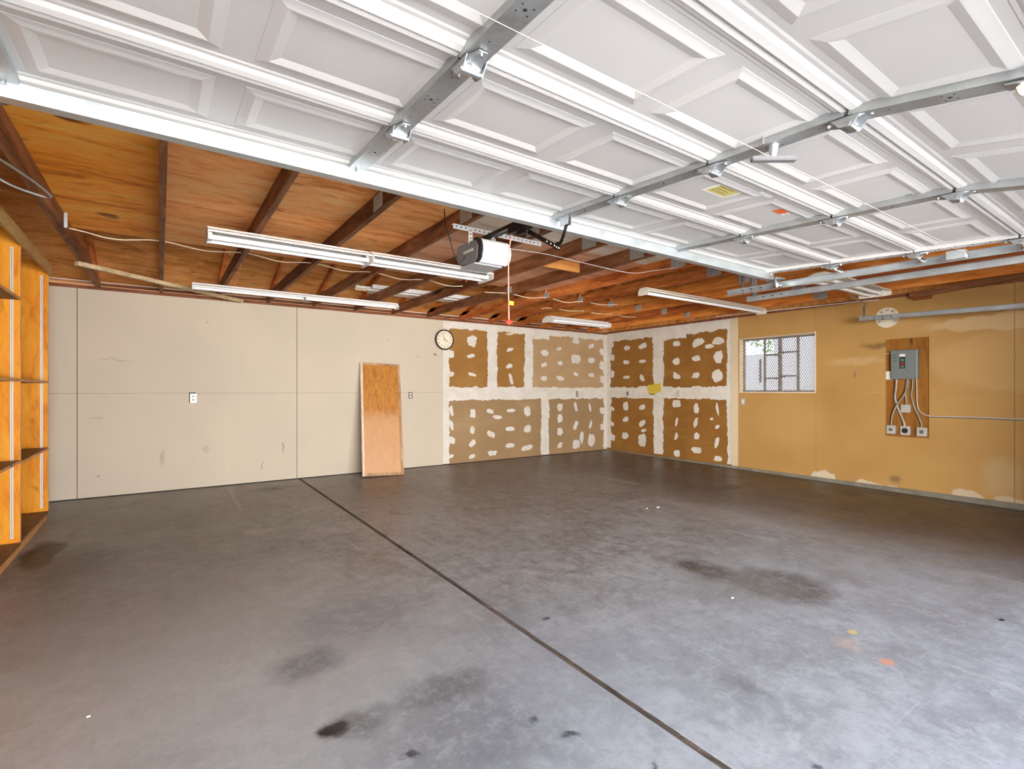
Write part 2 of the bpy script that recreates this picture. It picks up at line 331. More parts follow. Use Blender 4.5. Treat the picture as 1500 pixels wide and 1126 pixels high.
M['dark_grey'] = plain('dark_grey_plastic', (0.13, 0.13, 0.14), 0.45)
M['red'] = plain('red_plastic', (0.75, 0.04, 0.02), 0.4)
M['rope'] = plain('red_and_white_rope', (0.75, 0.33, 0.27), 0.8, 0, 0.3, 150)
M['yellow_tag'] = plain('yellow_tag', (0.85, 0.62, 0.02), 0.5, 0, 0.05)
M['sticker_yellow'] = plain('yellow_sticker', (0.66, 0.55, 0.18), 0.5, 0, 0.15, 60)
M['sticker_white'] = plain('white_sticker', (0.85, 0.84, 0.80), 0.45, 0, 0.03)
M['sticker_orange'] = plain('orange_sticker', (0.80, 0.13, 0.02), 0.5, 0, 0.1, 60)
M['cable'] = plain('cream_cable', (0.72, 0.60, 0.42), 0.5, 0, 0.1)
M['string'] = plain('white_string', (0.75, 0.73, 0.68), 0.8)
M['panel_grey'] = plain('grey_panel_enamel', (0.20, 0.235, 0.235), 0.42, 0.2, 0.04)
M['box_grey'] = galv('junction_box_steel', (0.52, 0.50, 0.44), 0.5, 0.4)
M['conduit'] = galv('flexible_conduit', (0.42, 0.38, 0.33), 0.4, 0.5)
M['panel_ply'] = wood('stained_recess_plywood', (0.18, 0.07, 0.010), (0.29, 0.115, 0.018), (0.36, 0.16, 0.03), 'Z', 12, 5, 0.65, 0.0)
M['clock_face'] = plain('cream_clock_face', (0.76, 0.70, 0.56), 0.5, 0, 0.02)
M['clock_rim'] = plain('dark_brown_clock_rim', (0.055, 0.045, 0.03), 0.35, 0, 0.05)
M['ink'] = plain('black_ink', (0.03, 0.028, 0.025), 0.6)
M['board_top'] = None
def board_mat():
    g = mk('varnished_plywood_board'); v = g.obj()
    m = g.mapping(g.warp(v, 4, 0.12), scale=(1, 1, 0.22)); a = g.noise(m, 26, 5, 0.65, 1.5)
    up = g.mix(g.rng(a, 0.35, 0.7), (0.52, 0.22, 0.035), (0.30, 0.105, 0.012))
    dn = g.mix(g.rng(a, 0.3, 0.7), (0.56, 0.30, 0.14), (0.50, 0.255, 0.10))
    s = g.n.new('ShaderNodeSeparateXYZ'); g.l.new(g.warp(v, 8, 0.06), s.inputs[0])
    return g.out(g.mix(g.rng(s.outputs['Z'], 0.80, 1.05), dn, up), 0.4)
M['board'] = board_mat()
M['board_frame'] = wood('board_frame_wood', (0.22, 0.10, 0.04), (0.40, 0.22, 0.11), (0.55, 0.36, 0.22), 'Z', 24, 8, 0.55, 0.15)
M['board_side'] = wood('pale_board_side', (0.50, 0.38, 0.28), (0.62, 0.50, 0.40), (0.72, 0.62, 0.52), 'Z', 24, 8, 0.6, 0.1)
M['window_trim'] = plain('tan_window_trim', (0.62, 0.47, 0.30), 0.6)
M['window_edge'] = plain('pale_window_edge', (0.76, 0.66, 0.54), 0.6)
M['steel_frame'] = plain('weathered_window_steel', (0.19, 0.165, 0.135), 0.6, 0.3, 0.15)
M['mesh'] = plain('painted_screen_steel', (0.42, 0.39, 0.36), 0.5, 0.4, 0.1)
M['stucco_out'] = plain('white_stucco', (0.62, 0.60, 0.57), 0.9, 0, 0.04)
M['leaf'] = plain('shrub_leaf', (0.16, 0.30, 0.05), 0.6, 0, 0.3)
M['bark'] = plain('shrub_bark', (0.12, 0.08, 0.05), 0.8)
M['driveway'] = plain('driveway_concrete', (0.48, 0.46, 0.43), 0.9, 0, 0.1, 2)
M['stucco_in'] = plain('front_wall_plaster', (0.62, 0.50, 0.34), 0.8, 0, 0.08, 2)
M['roof_out'] = plain('roof_shingle', (0.12, 0.11, 0.10), 0.9, 0, 0.2)
def glass():
    g = mk('window_glass'); g.out((0.95, 0.97, 0.97), 0.08)
    tr = g.n.new('ShaderNodeBsdfTransparent'); gl = g.n.new('ShaderNodeBsdfGlossy'); gl.inputs['Roughness'].default_value = 0.05
    mx = g.n.new('ShaderNodeMixShader'); mx.inputs[0].default_value = 0.06
    g.l.new(tr.outputs[0], mx.inputs[1]); g.l.new(gl.outputs[0], mx.inputs[2])
    g.l.new(mx.outputs[0], g.n['Material Output'].inputs[0]); return g.m
M['glass'] = glass()

# ------------------------------------------------------------------ geometry helpers
def link(name, data, parent=None):
    o = bpy.data.objects.new(name, data); COL.objects.link(o)
    if parent is not None: o.parent = parent
    return o
def worldpos(o):
    p = Vector((0, 0, 0))
    while o is not None: p += o.location; o = o.parent
    return p
def obj(name, bm, mat, parent=None, origin=None, smooth=False, rot=None):
    """mesh built in world coordinates -> one object, origin at its own middle (or given)"""
    bmesh.ops.recalc_face_normals(bm, faces=bm.faces)
    if origin is None:
        xs = [v.co for v in bm.verts]
        origin = Vector([(min(c[i] for c in xs) + max(c[i] for c in xs)) / 2 for i in range(3)])
    origin = Vector(origin)
    for v in bm.verts: v.co -= origin
    me = bpy.data.meshes.new(name); bm.to_mesh(me); bm.free()
    if isinstance(mat, (list, tuple)):
        for m in mat: me.materials.append(m)
    else: me.materials.append(mat)
    if smooth:
        for p in me.polygons: p.use_smooth = True
        try: me.set_sharp_from_angle(angle=math.radians(40))
        except Exception: pass
    o = link(name, me, parent)
    o.location = origin - (worldpos(parent) if parent is not None else Vector((0, 0, 0)))
    return o
def empty(name, loc, parent=None, rot=None):
    o = bpy.data.objects.new(name, None); COL.objects.link(o); o.empty_display_size = 0.1
    if parent is not None: o.parent = parent; o.location = Vector(loc) - worldpos(parent)
    else: o.location = loc
    return o
def tag(o, label, cat, group=None):
    o['label'] = label; o['category'] = cat
    if group: o['group'] = group
    return o
def struct(o): o['kind'] = 'structure'; return o
def B(*args, bev=0.0):
    """boxes (x0,x1,y0,y1,z0,z1) -> bmesh"""
    bm = bmesh.new()
    for a in args: addbox(bm, a)
    if bev: bmesh.ops.bevel(bm, geom=bm.edges[:], offset=bev, segments=2, affect='EDGES', profile=0.5)
    return bm
def addbox(bm, a, mat=None):
    x0, x1, y0, y1, z0, z1 = a
    vs = [bm.verts.new((x, y, z)) for z in (z0, z1) for y in (y0, y1) for x in (x0, x1)]
    fs = [(0, 2, 3, 1), (4, 5, 7, 6), (0, 1, 5, 4), (2, 6, 7, 3), (0, 4, 6, 2), (1, 3, 7, 5)]
    out = [bm.faces.new([vs[i] for i in f]) for f in fs]
    if mat is not None:
        for f in out: f.material_index = mat
    return out
def basis(d):
    d = Vector(d).normalized(); u = d.cross(Vector((0, 0, 1)))
    if u.length < 1e-3: u = Vector((1, 0, 0))
    u.normalize(); return d, u, u.cross(d).normalized()
def addcyl(bm, a, b, r, n=12, r2=None, cap=True):
    a = Vector(a); b = Vector(b); d, u, v = basis(b - a); r2 = r if r2 is None else r2
    A = [bm.verts.new(a + (u * math.cos(2 * PI * i / n) + v * math.sin(2 * PI * i / n)) * r) for i in range(n)]
    C = [bm.verts.new(b + (u * math.cos(2 * PI * i / n) + v * math.sin(2 * PI * i / n)) * r2) for i in range(n)]
    for i in range(n): bm.faces.new((A[i], A[(i + 1) % n], C[(i + 1) % n], C[i]))
    if cap: bm.faces.new(A[::-1]); bm.faces.new(C)
def CY(a, b, r, n=12, r2=None):
    bm = bmesh.new(); addcyl(bm, a, b, r, n, r2); return bm
def smoothpath(pts, k=6):
    P = [Vector(p) for p in pts]
    if len(P) < 3: return P
    out = []
    for i in range(len(P) - 1):
        p0 = P[max(i - 1, 0)]; p1 = P[i]; p2 = P[i + 1]; p3 = P[min(i + 2, len(P) - 1)]
        for j in range(k):
            t = j / k
            out.append(0.5 * ((2 * p1) + (p2 - p0) * t + (2 * p0 - 5 * p1 + 4 * p2 - p3) * t * t + (3 * p1 - p0 - 3 * p2 + p3) * t ** 3))
    out.append(P[-1]); return out
def addtube(bm, pts, r, n=8, k=6):
    P = smoothpath(pts, k) if k else [Vector(p) for p in pts]
    rings = []; _, u, _ = basis(P[1] - P[0])
    for i, p in enumerate(P):
        t = (P[min(i + 1, len(P) - 1)] - P[max(i - 1, 0)]).normalized()
        u = (u - t * u.dot(t)).normalized(); v = t.cross(u)
        rings.append([bm.verts.new(p + (u * math.cos(2 * PI * j / n) + v * math.sin(2 * PI * j / n)) * r) for j in range(n)])
    for a, b in zip(rings, rings[1:]):
        for j in range(n): bm.faces.new((a[j], a[(j + 1) % n], b[(j + 1) % n], b[j]))
    bm.faces.new(rings[0][::-1]); bm.faces.new(rings[-1])
def TU(pts, r, n=8, k=6):
    bm = bmesh.new(); addtube(bm, pts, r, n, k); return bm
def prism(poly, axis, a, b, bm=None):
    """extrude a closed 2-D polygon along an axis; poly coords are the other two axes in xyz order"""
    bm = bm or bmesh.new()
    def P(u, v, t):
        return {'X': (t, u, v), 'Y': (u, t, v), 'Z': (u, v, t)}[axis]
    A = [bm.verts.new(P(u, v, a)) for u, v in poly]; C = [bm.verts.new(P(u, v, b)) for u, v in poly]
    n = len(poly)
    for i in range(n): bm.faces.new((A[i], A[(i + 1) % n], C[(i + 1) % n], C[i]))
    bm.faces.new(A[::-1]); bm.faces.new(C)
    return bm
def bar(a, b, wdt, thk, up=(0, 0, 1)):
    """straight bar of rectangular section from a to b"""
    bm = bmesh.new(); a = Vector(a); b = Vector(b); d = (b - a).normalized()
    u = d.cross(Vector(up))
    if u.length < 1e-3: u = d.cross(Vector((1, 0, 0)))
    u.normalize(); v = u.cross(d)
    q = [(-1, -1), (1, -1), (1, 1), (-1, 1)]
    A = [bm.verts.new(a + u * s * wdt / 2 + v * t * thk / 2) for s, t in q]; C = [bm.verts.new(b + u * s * wdt / 2 + v * t * thk / 2) for s, t in q]
    for i in range(4): bm.faces.new((A[i], A[(i + 1) % 4], C[(i + 1) % 4], C[i]))
    bm.faces.new(A[::-1]); bm.faces.new(C); return bm
def join(bm, other):
    me = bpy.data.meshes.new('tmp'); other.to_mesh(me); other.free(); bm.from_mesh(me); bpy.data.meshes.remove(me); return bm
def dup(o, parent=None, delta=None, rot=None):
    c = o.copy(); COL.objects.link(c)
    if parent is not None: c.parent = parent
    if delta is not None: c.location = c.location + Vector(delta)
    for ch in list(o.children): dup(ch, c)
    return c

# ================================================================== THE SETTING
XR = 7.90; YB = 7.75; XL = -1.52; YF = -0.32; ZT = 2.475
def zf(y): return -0.0093 * (7.75 - y)          # the slab falls towards the doors

# ---- floor: three slabs, a wooden expansion strip, a hairline joint
def slab(x0, x1, name='concrete_slab'):
    bm = bmesh.new()
    y0, y1 = -0.5, YB + 0.02
    co = [(x0, y0), (x1, y0), (x1, y1), (x0, y1)]
    A = [bm.verts.new((x, y, zf(y) - 0.1)) for x, y in co]; C = [bm.verts.new((x, y, zf(y))) for x, y in co]
    for i in range(4): bm.faces.new((A[i], A[(i + 1) % 4], C[(i + 1) % 4], C[i]))
    bm.faces.new(A[::-1]); bm.faces.new(C); return bm
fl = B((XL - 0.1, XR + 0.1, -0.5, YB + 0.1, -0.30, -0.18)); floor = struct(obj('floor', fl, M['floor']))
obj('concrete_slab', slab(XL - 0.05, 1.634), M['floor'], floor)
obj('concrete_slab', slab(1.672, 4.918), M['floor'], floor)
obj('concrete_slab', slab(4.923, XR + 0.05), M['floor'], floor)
bm = bmesh.new(); n = 90
for i in range(n):                                 # ragged redwood strip sitting a little low in its joint
    ya = -0.5 + i * (8.25 / n); yb = ya + 8.25 / n
    j = 0.0025 * mnoise.noise(Vector((ya * 9, 0, 0)))
    addbox(bm, (1.637 + j, 1.669 + j, ya, yb, zf(ya) - 0.08, zf(ya) - 0.004 - 0.003 * abs(mnoise.noise(Vector((ya * 5, 3, 0))))))
obj('expansion_strip', bm, M['strip_wood'], floor)

def sheet(name, boxes, mat, parent):
    return obj(name, B(*boxes), mat, parent)

# ---- back wall
wb = struct(obj('wall_back', B((XL - 0.1, XR + 0.1, YB + 0.013, YB + 0.12, -0.2, 2.50)), M['hole']))
y0, y1 = YB, YB + 0.0125
cols = [(XL, -0.799), (-0.792, 1.617), (1.624, 3.968)]
for (a, b) in cols:
    for (c, e) in ((0.012, 1.2405), (1.243, ZT)):
        sheet('drywall_sheet', [(a, b, y0, y1, c, e)], M['wall_cream'], wb)
for (a, b, c, e, m) in ((3.972, 4.965, 1.222, ZT, 'paper'), (4.968, 5.795, 1.222, ZT, 'paper'), (5.798, XR, 1.222, ZT, 'paper_pale'),
                        (3.972, 6.188, 0.012, 1.219, 'paper_grey'), (6.191, XR, 0.012, 1.219, 'paper_grey')):
    sheet('unpainted_drywall_sheet', [(a, b, y0, y1, c, e)], M[m], wb)
obj('top_plate', B((XL, XR, YB - 0.004, YB + 0.10, ZT + 0.002, ZT + 0.042)), M['plate_wood'], wb)
obj('frieze_strip', B((XL, XR, YB - 0.012, YB + 0.0005, 2.562, 2.572)), M['window_edge'], wb)

# ---- right wall, with the window and the breaker recess cut out of its sheets
wr_back = [(XR + 0.013, XR + 0.15, -0.4, 3.50, 0.0, 2.49), (XR + 0.013, XR + 0.15, 4.74, YB + 0.1, 0.0, 2.49),
           (XR + 0.013, XR + 0.15, 3.50, 4.74, 0.0, 1.22), (XR + 0.013, XR + 0.15, 3.50, 4.74, 2.15, 2.49)]
wr = struct(obj('wall_right', B(*[(a if True else a) for a in wr_back]), M['stucco_in']))
x0, x1 = XR, XR + 0.0125
for (a, b, c, e, m) in ((6.381, YB, 0.012, 1.229, 'paper_dark'), (4.865, 6.378, 0.012, 1.229, 'paper_dark'),
                        (6.381, YB, 1.232, 2.49, 'paper_dark'), (4.865, 6.378, 1.232, 2.49, 'paper_dark')):
    sheet('unpainted_drywall_sheet', [(x0, x1, a, b, c, e)], M[m], wr)
xy0 = XR - 0.010
sheet('edge_strip', [(xy0, x1, 4.732, 4.862, 0.03, 2.49)], M['wall_strip'], wr)
W = (3.53, 4.717, 1.245, 2.135)     # window hole y0,y1,z0,z1
sheet('drywall_sheet', [(xy0, x1, 3.523, 4.730, 0.012, 1.242), (xy0, x1, 4.7175, 4.730, 1.242, 2.14)], M['wall_yellow'], wr)
sheet('drywall_sheet', [(xy0, x1, 3.523, 4.730, 2.138, 2.49)], M['wall_yellow'], wr)
sheet('drywall_sheet', [(xy0, x1, 2.652, 3.520, 1.250, 2.49), (xy0, x1, 1.422, 2.192, 1.250, 2.49), (xy0, x1, 2.192, 2.652, 1.952, 2.49)], M['wall_yellow'], wr)
sheet('drywall_sheet', [(xy0, x1, 2.652, 3.520, 0.012, 1.2475), (xy0, x1, 1.422, 2.192, 0.012, 1.2475), (xy0, x1, 2.192, 2.652, 0.012, 0.678)], M['wall_yellow'], wr)
sheet('drywall_sheet', [(xy0, x1, -0.30, 1.4185, 0.012, 1.2475)], M['wall_yellow'], wr)
sheet('drywall_sheet', [(xy0, x1, -0.30, 1.4185, 1.250, 2.49)], M['wall_yellow'], wr)
obj('recess_backing', B((x1 - 0.001, x1 + 0.004, 2.18, 2.665, 0.67, 1.96)), M['panel_ply'], wr)
# concrete footing showing under the sheets where the slab falls away
bm = bmesh.new(); nseg = 60
for i in range(nseg):
    ya = -0.30 + i * 8.05 / nseg; yb = ya + 8.05 / nseg
    j = 0.004 * mnoise.noise(Vector((ya * 4, 1, 0)))
    addbox(bm, (XR - 0.012 + j, XR + 0.05, ya, yb, -0.16, 0.010))
obj('concrete_footing', bm, M['curb'], wr)
obj('top_plate', B((XR - 0.004, XR + 0.10, -0.3, YB, 2.492, 2.53)), M['plate_wood'], wr)

# ---- joint compound: ragged tape bands and nail dabs, proud of the board
def ragged(plane, a0, a1, b0, b1, amp=0.018, step=0.05, seed=0, jag=(1, 1, 1, 1), thick=0.0016, sub=None):
    """ragged-edged patch in the wall plane; a along the wall, b up. jag flags: a0,a1,b0,b1 edges ragged"""
    def nz(t, k): return amp * (0.9 * mnoise.noise(Vector((t * 6.0, k * 7.3 + seed, 1.7))) + 0.7 * mnoise.noise(Vector((t * 19.0, k * 3.1 + seed, 5.2))) + 0.35 * mnoise.noise(Vector((t * 45.0, k * 2.1 + seed, 9.2))))
    along = (a1 - a0) >= (b1 - b0)
    n = max(2, int(((a1 - a0) if along else (b1 - b0)) / step)); bm = bmesh.new(); rows = []
    for i in range(n + 1):
        t = i / n
        if along:
            u = a0 + (a1 - a0) * t; lo = (u, b0 + (nz(u, 1) if jag[2] else 0)); hi = (u, b1 + (nz(u, 3) if jag[3] else 0))
        else:
            u = b0 + (b1 - b0) * t; lo = (a0 + (nz(u, 4) if jag[0] else 0), u); hi = (a1 + (nz(u, 2) if jag[1] else 0), u)
        row = []
        for (a, b) in (lo, hi):
            for k in (0, 1):
                d_ = 0.0005 - k * thick
                row.append(bm.verts.new((a, YB + d_, b) if plane == 'back' else (XR + d_, a, b)))
        rows.append(row)
    for r0, r1 in zip(rows, rows[1:]):
        for q in ((1, 3), (0, 1), (2, 3), (0, 2)): bm.faces.new((r0[q[0]], r1[q[0]], r1[q[1]], r0[q[1]]))
    for r in (rows[0], rows[-1]): bm.faces.new((r[0], r[1], r[3], r[2]))
    return bm
def wallpoly(plane, pts, thick):
    bm = bmesh.new()
    if plane == 'back':
        f = lambda a, b, k: (a, YB + 0.0005 - k * thick, b)
    else:
        f = lambda a, b, k: (XR + 0.0005 - k * thick, a, b)
    A = [bm.verts.new(f(a, b, 0)) for a, b in pts]; C = [bm.verts.new(f(a, b, 1)) for a, b in pts]; n = len(pts)
    for i in range(n): bm.faces.new((A[i], A[(i + 1) % n], C[(i + 1) % n], C[i]))
    fc = bm.faces.new(C); fa = bm.faces.new(A)
    bmesh.ops.triangulate(bm, faces=[fc, fa]); return bm
for k, (pl, a0, a1, b0, b1, jg) in enumerate([
    ('back', 3.968, 4.09, 0.02, ZT, (0, 1, 0, 0)), ('back', 3.97, XR - 0.03, 2.355, ZT, (0, 0, 1, 0)),
    ('back', 3.97, XR - 0.03, 1.105, 1.335, (0, 0, 1, 1)), ('back', 4.86, 5.075, 1.32, 2.37, (1, 1, 0, 0)),
    ('back', 5.70, 5.89, 1.32, 2.37, (1, 1, 0, 0)), ('back', 6.09, 6.295, 0.02, 1.12, (1, 1, 0, 0)),
    ('back', 7.80, XR - 0.001, 0.02, ZT, (1, 0, 0, 0)),
    ('right', 7.63, YB - 0.002, 0.05, 2.49, (1, 0, 0, 0)), ('right', 4.866, YB - 0.02, 2.32, 2.49, (0, 0, 1, 0)),
    ('right', 4.866, YB - 0.02, 1.125, 1.345, (0, 0, 1, 1)), ('right', 6.255, 6.505, 1.33, 2.33, (1, 1, 0, 0)),
    ('right', 6.265, 6.495, 0.05, 1.13, (1, 1, 0, 0)), ('right', 4.866, 4.935, 0.03, 2.49, (0, 1, 0, 0))]):
    obj('tape_band', ragged(pl, a0, a1, b0, b1, 0.030, 0.022, k * 11.0, jg, 0.0014 + 0.0001 * k), M['mud'], wb if pl == 'back' else wr)
# the irregular top edges of the wide upper bands
for pl, a0, a1, b0 in (('right', 5.75, 6.27, 2.24), ('back', 5.88, 6.30, 2.27), ('right', 5.5, 5.75, 2.30)):
    obj('tape_band', ragged(pl, a0, a1, b0, 2.40, 0.03, 0.03, a0 * 7, (1, 1, 1, 0), 0.0031), M['mud'], wb if pl == 'back' else wr)
BD = [(4.54,2.16,.21,.18,0),(4.52,1.89,.2,.08,1),(4.54,1.56,.17,.08,-1),(5.36,2.33,.19,.05,1),(5.36,2.04,.16,.09,1),(5.34,1.73,.16,.1,1),(5.38,1.49,.14,.18,-2),(6.19,2.01,.17,.11,0),(6.56,2.11,.14,.08,1),(7.0,2.30,.19,.13,0),(7.44,2.21,.18,.13,1),(6.17,1.78,.16,.11,1),(6.58,1.82,.13,.08,0),(7.01,1.92,.23,.18,0),(7.44,1.91,.18,.11,0),(6.17,1.51,.16,.09,0),(6.59,1.52,.2,.12,-1),(7.0,1.61,.15,.11,-1),(7.44,1.6,.16,.09,0),(4.55,.87,.11,.16,0),(4.92,.9,.18,.11,-1),(5.08,.79,.21,.09,-1),(5.38,.9,.17,.06,0),(5.76,.87,.13,.2,0),(4.55,.58,.1,.13,0),(4.95,.48,.18,.15,-1),(5.36,.56,.19,.08,0),(5.77,.54,.17,.13,0),(4.55,.34,.14,.15,1),(5.36,.25,.2,.08,0),(4.97,.14,.19,.09,0),(4.54,.11,.14,.1,1),(5.76,.18,.28,.13,1),(4.13,.92,.12,.17,-2),(4.13,.68,.12,.17,-2),(4.14,.42,.15,.15,-1),(6.58,.94,.13,.16,0),(7.0,.94,.15,.18,-2),(7.4,.92,.12,.17,-2),(6.58,.72,.13,.16,0),(7.0,.56,.17,.18,2),(7.42,.56,.12,.17,2),(6.58,.45,.14,.15,0),(6.58,.18,.14,.14,1),(7.01,.18,.19,.18,0),(7.17,.31,.1,.24,0),(7.44,.23,.18,.26,0),(7.76,2.1,.14,.15,0),(7.76,1.81,.14,.2,0),(7.76,1.52,.12,.15,0),(7.76,.85,.12,.14,0),(7.76,.5,.12,.14,0),(4.13,1.56,.09,.08,0),(4.13,1.9,.1,.13,0),(4.12,.14,.13,.08,1)]
RD = [(7.18,2.15,.15,.09,0),(6.76,2.16,.23,.15,1),(7.2,1.86,.16,.08,0),(6.78,1.86,.17,.06,0),(7.19,1.55,.17,.06,0),(6.78,1.53,.18,.14,-2),(7.61,2.25,.11,.12,0),(7.58,1.97,.11,.13,0),(7.59,1.63,.1,.15,0),(5.96,2.15,.17,.09,0),(5.51,2.13,.25,.19,1),(5.97,1.82,.15,.11,0),(5.54,1.85,.15,.1,0),(5.1,1.86,.18,.2,0),(5.1,2.13,.21,.12,0),(5.28,2.05,.15,.07,0),(5.96,1.55,.18,.15,-1),(5.55,1.55,.17,.14,1),(5.12,1.53,.19,.21,0),(7.21,.95,.13,.18,0),(6.78,.94,.17,.13,1),(7.21,.68,.17,.13,1),(6.78,.62,.17,.16,1),(7.22,.34,.16,.13,0),(6.79,.28,.19,.25,0),(7.6,.57,.12,.12,-1),(7.58,.28,.14,.13,0),(6.74,.48,.14,.09,1),(7.6,.89,.14,.12,-1),(5.96,1.03,.18,.15,0),(5.54,.95,.1,.18,0),(5.12,.96,.09,.19,-2),(5.96,.69,.09,.15,2),(5.55,.7,.12,.18,2),(5.12,.65,.09,.08,1),(5.97,.42,.11,.13,2),(5.53,.46,.11,.11,0),(5.13,.38,.12,.19,2),(5.95,.1,.14,.11,0),(5.53,.21,.2,.11,0),(5.11,.1,.14,.09,0),(5.23,.78,.06,.04,0)]
def dab(plane, a, b, w_, h_, tilt, seed):
    # a knife-width smear of compound; tilt shears it up to the right (+) or down (-)
    rnd = random.Random(seed); pts = []; n = 22
    if tilt: w_ *= 0.92
    for i in range(n):
        t = 2 * PI * i / n; c, s = math.cos(t), math.sin(t)
        q = 2.6
        rr = (abs(c) ** q + abs(s) ** q) ** (-1 / q)
        rr *= 1.02 + 0.34 * mnoise.noise(Vector((c * 1.5, s * 1.5, seed * 3.1))) + 0.2 * mnoise.noise(Vector((c * 4, s * 4, seed * 2.3))) + rnd.uniform(-0.05, 0.05)
        x, z = rr * c, rr * s
        if abs(tilt) == 1: x, z = x * 0.95, z * 0.72 + x * 0.30 * tilt
        elif abs(tilt) == 2: x, z = x * 0.60 + z * 0.36 * (1 if tilt > 0 else -1), z
        sgn = 1 if plane == 'back' else -1           # right wall: to the right in view means smaller y
        pts.append((a + sgn * x * w_ / 2, b + z * h_ / 2))
    return wallpoly(plane, pts, 0.0036)
for i, (a, b, w_, h_, t) in enumerate(BD): obj('compound_dab', dab('back', a, b, w_, h_, t, i + 1), M['mud'], wb)
for i, (a, b, w_, h_, t) in enumerate(RD): obj('compound_dab', dab('right', a, b, w_, h_, t, i + 101), M['mud'], wr)
pts = [(6.66, 1.36), (6.60, 1.39), (6.52, 1.385), (6.47, 1.42), (6.38, 1.40), (6.32, 1.435), (6.305, 1.30), (6.34, 1.24), (6.42, 1.23), (6.47, 1.19), (6.52, 1.215), (6.60, 1.20), (6.64, 1.27)]
obj('yellow_paint_patch', wallpoly('right', pts, 0.0045), M['spray'], wr)

# ---- left and front walls (mostly behind the shelving / behind the camera)
wlf = struct(obj('wall_left', B((XL - 0.12, XL, -0.45, YB + 0.1, -0.1, 2.50)), M['wall_cream']))
wf = struct(obj('wall_front', B((XL, -0.62, YF - 0.12, YF, -0.1, 2.75), (-0.62, 4.62, YF - 0.12, YF, 2.18, 2.75), (4.62, XR + 0.1, YF - 0.12, YF, -0.1, 2.75)), M['stucco_in']))

# ---- ceiling: trusses, attic plywood, roof deck
ceil = struct(empty('ceiling', (3.2, 3.7, 2.5)))
JX = [-0.597 + 0.61 * k for k in range(14)]
ZJ = 2.500; HJ = 0.125
def roofz(y): return 2.572 + 0.33 * (7.75 - y) if y > 3.72 else 2.572 + 0.33 * (7.75 - 3.72) - 0.33 * (3.72 - y)
def jmat(k): return 'joist' if k <= 7 else ('joist_red' if k in (8, 9, 12) else 'joist_orange')
plate_bm = None
for k, x in enumerate(JX):
    a, b = x - 0.019, x + 0.019
    heel = 7.75 - (ZJ + HJ - 2.572) / 0.33 - 0.02
    poly = [(-0.30, ZJ), (7.74, ZJ), (7.74, ZJ + 0.048), (heel, ZJ + HJ), (-0.30, ZJ + HJ)]
    jb_ = prism(poly, 'X', a, b)
    if k == 0:                                   # this one runs slightly askew and is a little wider
        for v in jb_.verts: v.co.x += -0.045 * (7.75 - v.co.y) / 6.0 - (0.012 if v.co.x < x else 0)
    jo = obj('joist', jb_, M[jmat(k)], ceil)
    # punched nail plates on the splice
    yp = 3.33 if k <= 3 else 3.20
    for (yy, zz, hw, hh) in ([(yp, ZJ + 0.062, 0.085, 0.052)] if k >= 3 else []) + ([(5.30, ZJ + 0.060, 0.055, 0.040)] if k >= 7 else []):
        bm = B((a - 0.002, a - 0.0002, yy - hw, yy + hw, zz - hh, zz + hh)); o1 = obj('nail_plate', bm, M['box_grey'], jo)
        bm = bmesh.new()
        for i in range(7):
            yy2 = yy - hw + hw * 2 * (i + 0.5) / 7
            addbox(bm, (a - 0.0045, a - 0.0015, yy2 - 0.0035, yy2 + 0.0035, zz - hh * 0.92, zz + hh * 0.92))
        st_ = obj('nail_plate_teeth', bm, M['galv_dark'], jo); st_['kind'] = 'stuff'
    # rafter above it
    if k <= 13:
        rp_ = [(7.745, roofz(7.745) - 0.089), (3.72, roofz(3.72) - 0.089), (3.72, roofz(3.72) - 0.002), (7.745, roofz(7.745) - 0.002)]
        rp_[0] = (7.50, roofz(7.50) - 0.089)
        obj('rafter', prism(rp_, 'X', x - 0.019 + 0.0, x + 0.019), M['joist_red' if k < 6 else 'joist_orange'], ceil)
    if k >= 6:
        obj('truss_web', bar((x, 5.33, ZJ + HJ - 0.02), (x, 4.75, roofz(4.75) - 0.06), 0.036, 0.085, (1, 0, 0)), M['joist_orange'], ceil)
        obj('truss_web', bar((x, 5.30, ZJ + HJ - 0.02), (x, 6.15, roofz(6.15) - 0.06), 0.036, 0.085, (1, 0, 0)), M['joist_orange'], ceil)
# attic floor plywood laid over the joists
ZD = ZJ + HJ + 0.001
for (a, b, c, e, m) in ((JX[0] - 0.045, JX[1] - 0.0015, 3.10, 5.50, 'ply_orange'), (JX[1] + 0.0015, JX[3] - 0.0015, 3.10, 5.50, 'ply_salmon'), (JX[3] + 0.0015, JX[4] + 0.01, 3.0, 5.50, 'ply_salmon'),
                        (JX[0] - 0.06, JX[1] - 0.0015, 0.66, 3.097, 'ply_orange'), (JX[1] + 0.0015, JX[4] + 0.01, 0.66, 3.097, 'ply_salmon'),
                        (JX[4] + 0.013, JX[8], 0.6, 3.62, 'ply_pale'), (JX[4] + 0.013, JX[8], 3.623, 5.45, 'ply_pink')):
    obj('attic_plywood', B((a, b, c, e, ZD, ZD + 0.012)), M[m], ceil)
